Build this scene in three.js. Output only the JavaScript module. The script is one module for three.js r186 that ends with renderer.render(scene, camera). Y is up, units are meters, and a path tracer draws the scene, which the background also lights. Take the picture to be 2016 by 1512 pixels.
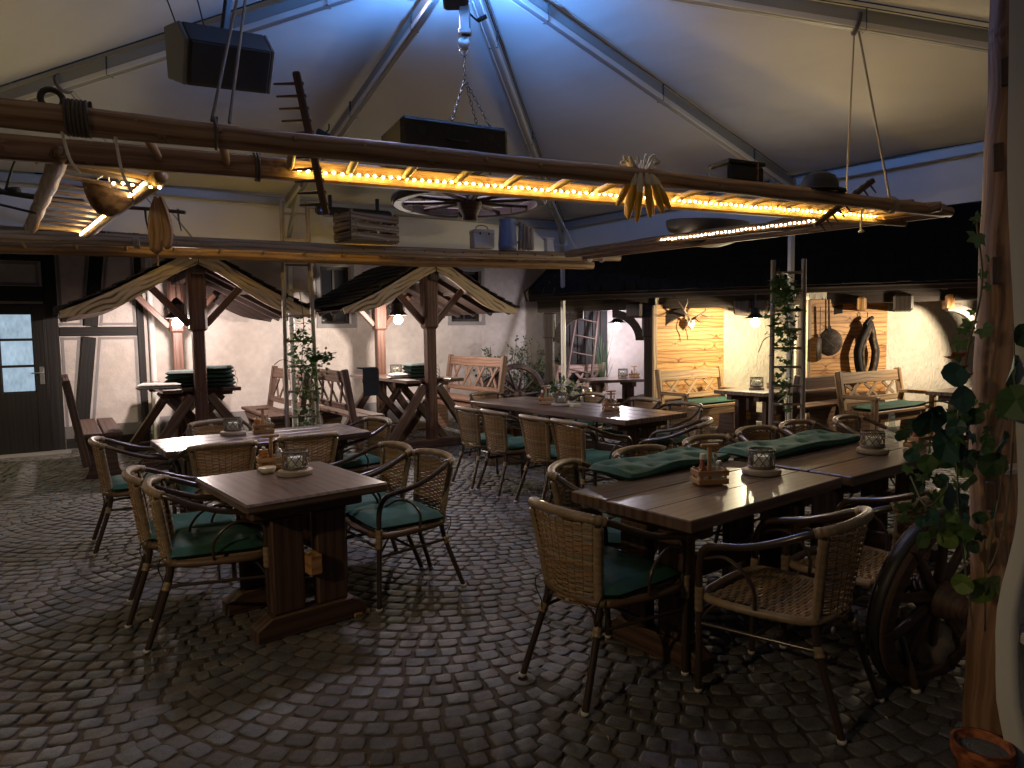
import * as THREE from 'three';
import { mergeGeometries } from 'three/addons/utils/BufferGeometryUtils.js';
import { RectAreaLightUniformsLib } from 'three/addons/lights/RectAreaLightUniformsLib.js';
RectAreaLightUniformsLib.init();

// ---------------------------------------------------------------- camera, sky, moon, exposure
const scene = new THREE.Scene();
const camera = new THREE.PerspectiveCamera(58.5, 4 / 3, 0.05, 200);
camera.position.set(0, 1.55, 0);
camera.rotation.set(-0.0725, 0, -0.015, 'YXZ');
const renderer = new THREE.WebGLRenderer({ antialias: true });
renderer.setSize(1024, 768);
renderer.toneMapping = THREE.LinearToneMapping;
renderer.toneMappingExposure = 1.2;
renderer.shadowMap.enabled = true;
{ // late dusk sky, almost black
  const w = 64, h = 32, d = new Float32Array(w * h * 4);
  for (let j = 0; j < h; j++) for (let i = 0; i < w; i++) {
    const k = (j * w + i) * 4, up = Math.max(0, (j / (h - 1)) * 2 - 1), g = 0.006 + 0.004 * (1 - up);
    d[k] = g * 0.55; d[k + 1] = g * 0.75; d[k + 2] = g * 1.35; d[k + 3] = 1;
  }
  const t = new THREE.DataTexture(d, w, h, THREE.RGBAFormat, THREE.FloatType);
  t.mapping = THREE.EquirectangularReflectionMapping; t.magFilter = THREE.LinearFilter; t.needsUpdate = true;
  scene.background = t; scene.environment = t;
}
const moon = new THREE.DirectionalLight(new THREE.Color(0.75, 0.85, 1), 0.03);
moon.position.set(-8, 14, 6); moon.castShadow = true; moon.shadow.radius = 20;
Object.assign(moon.shadow.camera, { left: -14, right: 14, top: 14, bottom: -14, near: 1, far: 50 });
scene.add(moon);

// ---------------------------------------------------------------- helpers
function mulberry(a) { return () => { a |= 0; a = (a + 0x6d2b79f5) | 0; let t = Math.imul(a ^ (a >>> 15), 1 | a); t = (t + Math.imul(t ^ (t >>> 7), 61 | t)) ^ t; return ((t ^ (t >>> 14)) >>> 0) / 4294967296; }; }
const R = mulberry(20231);
const rr = (a, b) => a + (b - a) * R();
const V = (x, y, z) => new THREE.Vector3(x, y, z);
const UP = V(0, 1, 0);
const cos = Math.cos, sin = Math.sin, PI = Math.PI;

// periodic value noise for textures that tile
const NB = new Float32Array(65536); { const q = mulberry(7); for (let i = 0; i < 65536; i++) NB[i] = q(); }
function pn(x, y, px, py, s = 0) {
  const xi = Math.floor(x), yi = Math.floor(y), fx = x - xi, fy = y - yi;
  const u = fx * fx * (3 - 2 * fx), v = fy * fy * (3 - 2 * fy);
  const m = (a, n) => ((a % n) + n) % n, at = (a, b) => NB[(m(a, px) * 131 + m(b, py) * 977 + s * 5381) & 65535];
  const a = at(xi, yi), b = at(xi + 1, yi), c = at(xi, yi + 1), d = at(xi + 1, yi + 1);
  return a + (b - a) * u + (c - a) * v + (a - b - c + d) * u * v;
}
function fbm(x, y, px, py, o = 4, s = 0) { let t = 0, a = 0.5, n = 0; for (let i = 0; i < o; i++) { t += a * pn(x, y, px, py, s + i); n += a; a *= 0.5; x *= 2; y *= 2; px *= 2; py *= 2; } return t / n; }
function tex(w, h, f, repeat = [1, 1], srgb = true) {
  const d = new Uint8Array(w * h * 4);
  for (let j = 0; j < h; j++) for (let i = 0; i < w; i++) {
    const c = f(i / w, j / h), k = (j * w + i) * 4;
    if (typeof c === 'number') d[k] = d[k + 1] = d[k + 2] = Math.max(0, Math.min(255, c * 255));
    else for (let q = 0; q < 3; q++) d[k + q] = Math.max(0, Math.min(255, c[q] * 255));
    d[k + 3] = 255;
  }
  const t = new THREE.DataTexture(d, w, h); t.wrapS = t.wrapT = THREE.RepeatWrapping; t.magFilter = THREE.LinearFilter; t.minFilter = THREE.LinearMipmapLinearFilter; t.generateMipmaps = true;
  t.repeat.set(...repeat); if (srgb) t.colorSpace = THREE.SRGBColorSpace; t.needsUpdate = true; return t;
}
const mix3 = (a, b, t) => a.map((x, i) => x + (b[i] - x) * t);
// wood: u runs along the grain; tile 1.4 m x 0.5 m
function woodField(u, v, rings, knots) {
  let du = 0;
  let kn = 0;
  for (const [ku, kv, kr] of knots) {
    let dx = u - ku, dy = v - kv; dx -= Math.round(dx); dy -= Math.round(dy);
    const q = Math.sqrt((dx * 2.8) ** 2 + dy * dy), e = Math.exp(-((q / kr) ** 2));
    du += e * 0.16 * Math.sign(dy || 1) * Math.min(1, Math.abs(dy) / (kr * 0.5)); if (q < kr * 0.38) kn = Math.max(kn, 1 - q / (kr * 0.38));
  }
  const w = (v + du) * rings + 1.3 * fbm(u * 2, v * 3, 2, 3, 3, 3);
  const ring = Math.pow(0.5 + 0.5 * sin(w * 2 * PI), 2.2);
  const fine = fbm(u * 6, v * 96, 6, 96, 3, 11), broad = fbm(u * 3, v * 6, 3, 6, 3, 19);
  return { ring, fine, broad, kn };
}
const KN = [[0.2, 0.3, 0.06], [0.72, 0.75, 0.05], [0.5, 0.1, 0.035], [0.9, 0.45, 0.045]];
function woodTex(dark, ringAmt, rings) {
  return tex(512, 256, (u, v) => { const q = woodField(u, v, rings, KN); const t = Math.min(1, ringAmt * q.ring + 0.45 * Math.max(0, q.fine - 0.42) * 2 + 0.5 * (1 - q.broad) * 0.6 + q.kn * 0.9); return mix3([1, 1, 1], dark, t); }, [1 / 1.4, 1 / 0.5]);
}
const TW = woodTex([0.55, 0.47, 0.4], 0.38, 9);
const TWold = woodTex([0.4, 0.31, 0.25], 0.6, 11);
const TWbarge = tex(1024, 256, (u, v) => { const w = (v - 0.5) * 7 + 3.2 * (fbm(u * 3, v * 1, 3, 1, 3, 101) - 0.5), r = Math.pow(0.5 + 0.5 * sin(w * 2 * PI), 3), p = fbm(u * 5, v * 4, 5, 4, 4, 107), f = fbm(u * 8, v * 80, 8, 80, 3, 109); return mix3([1, 0.99, 0.96], [0.34, 0.25, 0.18], Math.min(1, r * (0.15 + 0.85 * Math.max(0, Math.min(1, (p - 0.42) * 5))) * 0.85 + Math.max(0, f - 0.5) * 0.9)); }, [1 / 1.5, 1 / 0.4]);
const TWpanel = tex(1024, 256, (u, v) => { let kn = 0, bend = 0; for (const [ku, kv] of [[0.13, 0.4], [0.37, 0.7], [0.62, 0.3], [0.85, 0.62], [0.5, 0.12]]) { let dx = (u - ku) * 4, dy = v - kv; dy -= Math.round(dy); const q = Math.hypot(dx, dy); kn = Math.max(kn, Math.exp(-((q / 0.045) ** 2))); bend += Math.exp(-((q / 0.14) ** 2)) * 0.12 * Math.sign(dy); } const w = (v + bend) * 6 + 2.6 * (fbm(u * 2, v * 1, 2, 1, 3, 141) - 0.5), r = Math.pow(0.5 + 0.5 * sin(w * 2 * PI), 4), f = fbm(u * 8, v * 60, 8, 60, 3, 149), p = fbm(u * 4, v * 3, 4, 3, 4, 151); return mix3([1, 1, 1], [0.5, 0.36, 0.25], Math.min(1, r * 0.35 + Math.max(0, f - 0.48) * 0.7 + kn * 0.8 + Math.max(0, p - 0.5) * 1.1)); }, [1 / 1.5, 1 / 0.37]);
const TWb = tex(512, 256, (u, v) => { const q = woodField(u, v, 14, KN); return 0.75 - 0.45 * q.ring - 0.35 * (q.fine - 0.5) - 0.3 * q.kn; }, [1 / 1.4, 1 / 0.5], false);
const TPlB = tex(512, 512, (u, v) => 0.3 * fbm(u * 12, v * 12, 12, 12, 4, 2) + 0.7 * fbm(u * 60, v * 60, 60, 60, 2, 5), [1 / 1.5, 1 / 1.5], false);
const TPl = tex(512, 512, (u, v) => { const a = fbm(u * 5, v * 5, 5, 5, 5, 31), b = fbm(u * 40, v * 40, 40, 40, 3, 37); const k = 0.8 + 0.2 * a + 0.1 * (b - 0.5); return [k, k * (0.985 + 0.015 * a), k * (0.96 + 0.03 * a)]; }, [1 / 3, 1 / 3]);
const TRoughB = tex(512, 512, (u, v) => { const a = fbm(u * 46, v * 22, 46, 22, 3, 41), b = fbm(u * 14, v * 8, 14, 8, 3, 47); return 0.65 * Math.pow(a, 1.6) * 1.5 + 0.35 * b; }, [1 / 1.2, 1 / 1.2], false);
const TSt = tex(256, 256, (u, v) => { const a = fbm(u * 6, v * 6, 6, 6, 4, 51), b = pn(u * 90, v * 90, 90, 90, 57); const k = 0.62 + 0.3 * a + 0.3 * (b - 0.5); return [k, k * 0.98, k * 0.96]; }, [4, 4]);
const TStB = tex(256, 256, (u, v) => fbm(u * 10, v * 10, 10, 10, 4, 61) * 0.7 + 0.3 * pn(u * 70, v * 70, 70, 70, 67), [4, 4], false);
const TCv = tex(512, 512, (u, v) => { const a = fbm(u * 4, v * 4, 4, 4, 5, 71); const k = 0.88 + 0.12 * a; return [k, k * 0.995, k * 0.975]; }, [1 / 4, 1 / 4]);
const TCvB = tex(512, 512, (u, v) => 0.6 * fbm(u * 3, v * 9, 3, 9, 3, 121) + 0.3 * Math.abs(fbm(u * 5, v * 3, 5, 3, 2, 125) - 0.5) * 2, [1 / 4, 1 / 4], false);
const TDoor = tex(256, 256, (u, v) => { const n = fbm(u * 3, v * 4, 3, 4, 4, 131), s = fbm(u * 40, v * 14, 40, 14, 2, 137); const k = 0.72 + 0.3 * n + 0.14 * (s - 0.5); return [k * 0.94, k, k * 1.02]; });
const TFabB = tex(256, 256, (u, v) => 0.5 + 0.25 * sin(u * 2 * PI * 40) * sin(v * 2 * PI * 40) + 0.3 * (fbm(u * 6, v * 6, 6, 6, 3, 81) - 0.5), [4, 4], false);
const TFab = tex(256, 256, (u, v) => { const k = 0.75 + 0.25 * fbm(u * 8, v * 8, 8, 8, 4, 83) + 0.06 * sin(u * 2 * PI * 64) * sin(v * 2 * PI * 64); return k; }, [3, 3]);
const TRu = tex(256, 256, (u, v) => { const a = fbm(u * 8, v * 8, 8, 8, 5, 91); return mix3([1, 0.96, 0.92], [0.55, 0.45, 0.38], Math.max(0, Math.min(1, (a - 0.4) * 3))); }, [2, 2]);
const TDirt = tex(512, 512, (u, v) => { const k = 0.5 + 0.5 * fbm(u * 30, v * 30, 30, 30, 4, 95); return [k, k * 0.93, k * 0.85]; }, [1 / 2, 1 / 2]);

function mat(rgb, o = {}) { const m = new THREE.MeshPhysicalMaterial({ roughness: 0.7, metalness: 0, ...o }); m.color.setRGB(...rgb); return m; }
const wood = (rgb, o = {}) => mat(rgb, { map: TW, bumpMap: TWb, bumpScale: 0.0012, roughness: 0.62, ...o });
const M = {
  table: [wood([0.165, 0.113, 0.094], { roughness: 0.3, clearcoat: 0.5, clearcoatRoughness: 0.25, bumpScale: 0.0004 }), wood([0.148, 0.1, 0.083], { roughness: 0.32, clearcoat: 0.5, clearcoatRoughness: 0.25, bumpScale: 0.0004 }), wood([0.18, 0.125, 0.104], { roughness: 0.3, clearcoat: 0.45, clearcoatRoughness: 0.28, bumpScale: 0.0004 })],
  trestle: wood([0.11, 0.06, 0.04]), rawBlock: wood([0.5, 0.27, 0.1]),
  post: wood([0.15, 0.075, 0.052], { roughness: 0.5 }), shelterTimber: wood([0.055, 0.041, 0.034], { roughness: 0.55 }),  // gazebo posts brown; every shelter member one even near-black brown
  barge: wood([0.55, 0.44, 0.31], { map: TWbarge, bumpScale: 0.002 }), roofUnder: wood([0.05, 0.031, 0.025]),
  shingle: [mat([0.05, 0.047, 0.05], { roughness: 0.85, map: TWold, bumpMap: TWb, bumpScale: 0.003 }), mat([0.058, 0.053, 0.054], { roughness: 0.85, map: TWold, bumpMap: TWb, bumpScale: 0.003 })],
  bench: wood([0.24, 0.14, 0.1]), benchMid: wood([0.16, 0.095, 0.07]), benchDark: wood([0.1, 0.058, 0.045]), benchLight: wood([0.47, 0.31, 0.16]), benchPink: wood([0.36, 0.25, 0.2]),
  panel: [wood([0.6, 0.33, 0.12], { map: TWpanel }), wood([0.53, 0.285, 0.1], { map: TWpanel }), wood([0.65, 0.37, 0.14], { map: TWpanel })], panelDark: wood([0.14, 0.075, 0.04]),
  ladderPole: wood([0.46, 0.3, 0.175]),
  ladder: wood([0.4, 0.245, 0.125], { bumpScale: 0.002 }), ladderOld: wood([0.3, 0.18, 0.09], { map: TWold, bumpScale: 0.003 }), ladderPale: wood([0.5, 0.38, 0.26]), ladderGrey: wood([0.48, 0.43, 0.38]), rungPale: wood([0.55, 0.36, 0.17]),
  crate: [wood([0.6, 0.38, 0.18]), wood([0.52, 0.32, 0.15])], oldCrate: wood([0.36, 0.29, 0.23], { map: TWold }),
  log: wood([0.34, 0.2, 0.11], { bumpScale: 0.002 }),
  disc: wood([0.6, 0.48, 0.34]), bark: mat([0.42, 0.36, 0.3], { roughness: 0.9, bumpMap: TStB, bumpScale: 0.004 }),
  wrapDark: mat([0.13, 0.075, 0.04], { roughness: 0.45 }), rattan: mat([1, 1, 1], { vertexColors: true, roughness: 0.5 }), rattanB: mat([0.8, 0.78, 0.76], { vertexColors: true, roughness: 0.55 }), rattanC: mat([0.92, 0.84, 0.74], { vertexColors: true, roughness: 0.5 }), wrap: mat([0.34, 0.245, 0.15], { roughness: 0.42, map: TFab }),
  tube: mat([0.045, 0.027, 0.018], { roughness: 0.28, clearcoat: 0.4, clearcoatRoughness: 0.2 }), cap: mat([0.5, 0.47, 0.42], { roughness: 0.5 }),
  green: mat([0.011, 0.085, 0.058], { roughness: 0.82, map: TFab, bumpMap: TFabB, bumpScale: 0.002, sheen: 0.3, sheenRoughness: 0.6 }), greenDark: mat([0.008, 0.04, 0.032], { roughness: 0.85, map: TFab, bumpMap: TFabB, bumpScale: 0.002 }),
  tag: mat([0.75, 0.74, 0.7]), white: mat([0.72, 0.7, 0.67], { roughness: 0.85, map: TFab, bumpMap: TFabB, bumpScale: 0.003 }),
  canvas: mat([0.7, 0.685, 0.65], { map: TCv, bumpMap: TCvB, bumpScale: 0.03, roughness: 0.75, side: THREE.DoubleSide }), valance: mat([0.74, 0.73, 0.72], { map: TCv, roughness: 0.6, side: THREE.DoubleSide }),
  alu: mat([0.34, 0.35, 0.34], { metalness: 0.4, roughness: 0.5 }), aluWhite: mat([0.68, 0.67, 0.64], { roughness: 0.4 }),
  plaster: mat([0.7, 0.635, 0.6], { map: TPl, bumpMap: TPlB, bumpScale: 0.004, roughness: 0.9 }), rough: mat([0.72, 0.67, 0.58], { map: TPl, bumpMap: TRoughB, bumpScale: 0.016, roughness: 0.92 }), plinth: mat([0.16, 0.15, 0.14], { bumpMap: TPlB, bumpScale: 0.01, roughness: 0.95 }),
  trim: mat([0.32, 0.31, 0.31], { map: TPl, roughness: 0.85 }), timber: wood([0.016, 0.013, 0.012], { roughness: 0.7 }), door: wood([0.012, 0.011, 0.01], { roughness: 0.45 }),
  pane: mat([0.02, 0.022, 0.025], { roughness: 0.08 }), winFrame: wood([0.05, 0.04, 0.035]),
  iron: mat([0.035, 0.033, 0.033], { roughness: 0.5, metalness: 0.5 }), steel: mat([0.5, 0.5, 0.5], { roughness: 0.32, metalness: 0.9 }), panIron: mat([0.075, 0.066, 0.062], { roughness: 0.6, metalness: 0.3, map: TRu }), brass: mat([0.6, 0.5, 0.33], { roughness: 0.3, metalness: 0.85 }),
  black: mat([0.02, 0.02, 0.021], { roughness: 0.6 }), leather: mat([0.018, 0.016, 0.016], { roughness: 0.78, bumpMap: TStB, bumpScale: 0.003 }), hide: mat([0.13, 0.1, 0.065], { roughness: 0.75, map: TRu, bumpMap: TStB, bumpScale: 0.006 }), caseSide: mat([0.24, 0.16, 0.11], { roughness: 0.7, map: TRu }),
  rope: mat([0.42, 0.35, 0.26], { roughness: 0.95, bumpMap: TFabB, bumpScale: 0.004 }), ropeDark: mat([0.14, 0.115, 0.09], { roughness: 0.95, bumpMap: TFabB, bumpScale: 0.004 }), ropeWhite: mat([0.7, 0.66, 0.58], { roughness: 0.9 }),
  glass: mat([0.97, 0.99, 0.98], { transmission: 1, thickness: 0, roughness: 0.06 }), bottle: mat([0.85, 0.9, 0.88], { transmission: 0.85, thickness: 0, roughness: 0.1 }), wire: mat([0.16, 0.13, 0.12], { roughness: 0.5, metalness: 0.5 }), candle: mat([0.8, 0.76, 0.66], { roughness: 0.6 }),
  sauce: mat([0.25, 0.05, 0.02], { roughness: 0.25 }), mill: wood([0.55, 0.25, 0.07], { roughness: 0.35 }), porcelain: mat([0.72, 0.66, 0.5], { roughness: 0.3 }),
  maize: mat([0.8, 0.42, 0.035], { roughness: 0.5, bumpMap: TFabB, bumpScale: 0.004 }), husk: mat([0.62, 0.52, 0.33], { roughness: 0.85, side: THREE.DoubleSide }), hank: mat([0.36, 0.22, 0.12], { roughness: 0.9, map: TW, bumpMap: TWb, bumpScale: 0.006 }),
  leaf: mat([0.085, 0.17, 0.045], { roughness: 0.55, side: THREE.DoubleSide, transmission: 0.12, thickness: 0 }), leafDark: mat([0.045, 0.095, 0.035], { roughness: 0.6, side: THREE.DoubleSide }), leafBlue: mat([0.045, 0.12, 0.09], { roughness: 0.5, side: THREE.DoubleSide }), leafLime: mat([0.13, 0.2, 0.035], { roughness: 0.5, side: THREE.DoubleSide, transmission: 0.15, thickness: 0 }), stem: mat([0.12, 0.1, 0.05], { roughness: 0.8 }), petal: mat([0.75, 0.13, 0.01], { roughness: 0.6, side: THREE.DoubleSide }), petalWhite: mat([0.78, 0.78, 0.76], { roughness: 0.6, side: THREE.DoubleSide }), yellow: mat([0.7, 0.45, 0.03]),
  clay: mat([0.42, 0.15, 0.06], { roughness: 0.85, map: TRu }), pumpkin: mat([0.16, 0.135, 0.11], { roughness: 0.55 }), bone: mat([0.4, 0.34, 0.27], { roughness: 0.65, map: TRu }), skull: mat([0.7, 0.66, 0.58], { roughness: 0.7 }),
  blueCan: mat([0.16, 0.2, 0.34], { roughness: 0.4 }), tin: mat([0.5, 0.47, 0.43], { roughness: 0.55 }),
};
const glow = (rgb, k) => { const m = new THREE.MeshStandardMaterial({ color: 0x111111, roughness: 0.5 }); m.emissive.setRGB(...rgb); m.emissiveIntensity = k; return m; };

// geometry makers -------------------------------------------------
function flat(pos, uv) { const g = new THREE.BufferGeometry(); g.setAttribute('position', new THREE.Float32BufferAttribute(pos, 3)); g.setAttribute('uv', new THREE.Float32BufferAttribute(uv, 2)); g.computeVertexNormals(); return g; }
// chamfered box with uv in metres, u along its longest side
function cb(w, h, d, b = 0.004, longAxis = -1) {
  const H = [w / 2, h / 2, d / 2]; b = Math.min(b, ...H.map((x) => x * 0.45));
  const L = longAxis >= 0 ? longAxis : H.indexOf(Math.max(...H)), ou = rr(0, 3), ov = rr(0, 3), pos = [], uv = [];
  const vt = (s, a) => [0, 1, 2].map((k) => s[k] * (k === a ? H[k] : H[k] - b));
  const put = (p, ax) => { const o = [0, 1, 2].filter((k) => k !== ax); const un = o.includes(L) ? L : o[0], vn = o.find((k) => k !== un); pos.push(...p); uv.push(p[un] + ou, p[vn] + ov + ax * 0.13); };
  const tri = (a, c, e, ax) => { const A = V(...a), n = V(...c).sub(A).cross(V(...e).sub(A)); const mid = V(a[0] + c[0] + e[0], a[1] + c[1] + e[1], a[2] + c[2] + e[2]); if (n.dot(mid) < 0) [c, e] = [e, c]; put(a, ax); put(c, ax); put(e, ax); };
  for (let a = 0; a < 3; a++) for (const s of [-1, 1]) { const [p, q] = [0, 1, 2].filter((k) => k !== a), mk = (x, y) => { const r = [0, 0, 0]; r[a] = s; r[p] = x; r[q] = y; return vt(r, a); }; tri(mk(-1, -1), mk(1, -1), mk(1, 1), a); tri(mk(-1, -1), mk(1, 1), mk(-1, 1), a); }
  for (let c = 0; c < 3; c++) { const [p, q] = [0, 1, 2].filter((k) => k !== c); for (const sp of [-1, 1]) for (const sq of [-1, 1]) { const mk = (x, ax) => { const r = [0, 0, 0]; r[p] = sp; r[q] = sq; r[c] = x; return vt(r, ax); }; tri(mk(-1, p), mk(1, p), mk(1, q), p); tri(mk(-1, p), mk(1, q), mk(-1, q), p); } }
  for (const x of [-1, 1]) for (const y of [-1, 1]) for (const z of [-1, 1]) tri(vt([x, y, z], 0), vt([x, y, z], 1), vt([x, y, z], 2), 1);
  return flat(pos, uv);
}
const T = (g, x = 0, y = 0, z = 0, rx = 0, ry = 0, rz = 0) => { g.applyMatrix4(new THREE.Matrix4().compose(V(x, y, z), new THREE.Quaternion().setFromEuler(new THREE.Euler(rx, ry, rz, 'YXZ')), V(1, 1, 1))); return g; };
// a beam from p to q, w across, h upright
function beam(p, q, w, h, b = 0.006, up = UP) {
  const d = q.clone().sub(p), L = d.length(), x = d.normalize(); let z = x.clone().cross(up); if (z.lengthSq() < 1e-6) z = V(0, 0, 1); z.normalize(); const y = z.clone().cross(x);
  const g = cb(L, h, w, b, 0); g.applyMatrix4(new THREE.Matrix4().makeBasis(x, y, z).setPosition(p.clone().add(q).multiplyScalar(0.5))); return g;
}
// tube through points, radius number or f(t), round caps left flat
function tube(pts, r, o = {}) {
  const { seg = pts.length * 5, sides = 8, straight = false, caps = true, closed = false } = o;
  const P = pts.map((p) => (p.isVector3 ? p : V(...p)));
  const c = straight ? null : new THREE.CatmullRomCurve3(P, closed, 'centripetal');
  const n = straight ? P.length - 1 : seg, C = [];
  for (let i = 0; i <= n; i++) C.push(straight ? P[i].clone() : c.getPoint(i / n));
  const pos = [], uv = [], idx = []; let nrm = null, len = 0;
  const ou = rr(0, 3), ov = rr(0, 3);
  for (let i = 0; i <= n; i++) {
    const t = (C[Math.min(n, i + 1)].clone().sub(C[Math.max(0, i - 1)])).normalize();
    if (!nrm) { nrm = Math.abs(t.y) < 0.9 ? UP.clone() : V(1, 0, 0); }
    nrm.sub(t.clone().multiplyScalar(nrm.dot(t))).normalize(); const bi = t.clone().cross(nrm);
    if (i) len += C[i].distanceTo(C[i - 1]);
    const rad = typeof r === 'function' ? r(i / n, len) : r;
    for (let k = 0; k <= sides; k++) { const a = (k / sides) * 2 * PI, R1 = Array.isArray(rad) ? rad : [rad, rad]; const q = C[i].clone().addScaledVector(nrm, cos(a) * R1[0]).addScaledVector(bi, sin(a) * R1[1]); pos.push(q.x, q.y, q.z); uv.push(len + ou, (k / sides) * 2 * PI * Math.max(...R1) + ov); }
  }
  for (let i = 0; i < n; i++) for (let k = 0; k < sides; k++) { const a = i * (sides + 1) + k, b = a + 1, d = a + sides + 1, e = d + 1; idx.push(a, b, d, b, e, d); }
  if (caps && !closed) for (const i of [0, n]) { const ci = pos.length / 3; pos.push(C[i].x, C[i].y, C[i].z); uv.push(ou, ov); for (let k = 0; k < sides; k++) { const a = i * (sides + 1) + k; if (i) idx.push(a, a + 1, ci); else idx.push(a + 1, a, ci); } }
  const g = new THREE.BufferGeometry(); g.setAttribute('position', new THREE.Float32BufferAttribute(pos, 3)); g.setAttribute('uv', new THREE.Float32BufferAttribute(uv, 2)); g.setIndex(idx); g.computeVertexNormals(); return g.toNonIndexed();
}
function lathe(prof, seg = 20) { const g = new THREE.LatheGeometry(prof.map(([x, y]) => new THREE.Vector2(x, y)), seg); return g.toNonIndexed(); }
function ext(pts, depth, bevel = 0.004) {
  const s = new THREE.Shape(pts.map(([x, y]) => new THREE.Vector2(x, y)));
  const g = new THREE.ExtrudeGeometry(s, { depth: depth - 2 * bevel, bevelEnabled: bevel > 0, bevelThickness: bevel, bevelSize: bevel, bevelOffset: -bevel, bevelSegments: 1, curveSegments: 8 }); g.translate(0, 0, bevel - depth / 2); return g.index ? g.toNonIndexed() : g;
}
// soft cushion
function pillow(w, h, d, n = 12, puff = 0.35, wob = 0.004) {
  const pos = [], uv = [], idx = [], s = rr(0, 9);
  for (const sg of [1, -1]) { const o = pos.length / 3;
    for (let j = 0; j <= n; j++) for (let i = 0; i <= n; i++) { const u = (i / n) * 2 - 1, v = (j / n) * 2 - 1; const e = Math.pow(Math.max(0, (1 - u ** 8) * (1 - v ** 8)), puff); const rc = 1 - 0.05 * (u * u * v * v) ** 2; pos.push(u * w / 2 * rc, sg * (h / 2) * e + wob * (sin(u * 5 + s) * cos(v * 4 + s)) * e, v * d / 2 * rc); uv.push(u * w / 2, v * d / 2); }
    for (let j = 0; j < n; j++) for (let i = 0; i < n; i++) { const a = o + j * (n + 1) + i, b = a + 1, c = a + n + 1, e = c + 1; if (sg > 0) idx.push(a, c, b, b, c, e); else idx.push(a, b, c, b, e, c); } }
  const g = new THREE.BufferGeometry(); g.setAttribute('position', new THREE.Float32BufferAttribute(pos, 3)); g.setAttribute('uv', new THREE.Float32BufferAttribute(uv, 2)); g.setIndex(idx); g.computeVertexNormals(); return g.toNonIndexed();
}
function tint(g, f) { const n = g.attributes.position.count, c = new Float32Array(n * 3); for (let i = 0; i < n; i++) c.set(typeof f === 'function' ? f(i) : f, i * 3); g.setAttribute('color', new THREE.BufferAttribute(c, 3)); return g; }
function join(gs) { gs = gs.flat(9).map((g) => { const q = g.index ? g.toNonIndexed() : g; for (const k of Object.keys(q.attributes)) if (!['position', 'normal', 'uv', 'color'].includes(k)) q.deleteAttribute(k); return q; }); return gs.length === 1 ? gs[0] : mergeGeometries(gs); }
// a mesh (part) under a parent
function part(name, geos, m, parent) { const o = new THREE.Mesh(Array.isArray(geos) ? join(geos) : geos, m); o.name = name; o.castShadow = o.receiveShadow = true; if (parent) parent.add(o); return o; }
const taken = {};
const numbered = (n) => { taken[n] = (taken[n] ?? -1) + 1; return taken[n] ? n + '_' + String(taken[n]).padStart(3, '0') : n; };
function thing(name, label, category, p = [0, 0, 0], turn = 0, group) { const o = new THREE.Group(); o.name = numbered(name); scene.add(o); o.position.set(...p); o.rotation.y = turn; o.userData = { label, category }; if (group) o.userData.group = group; return o; }
function dup(src, p, turn, label, group) { const o = src.clone(); o.name = numbered(src.name.replace(/_\d{3}$/, '')); o.position.set(...p); o.rotation.y = turn; o.userData = { label, category: src.userData.category }; if (group) o.userData.group = group; scene.add(o); return o; }
function struct(name, geos, m) { const o = part(name, geos, m, scene); o.userData.kind = 'structure'; return o; }
const face = (x, z) => Math.atan2(x, z);
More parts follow.
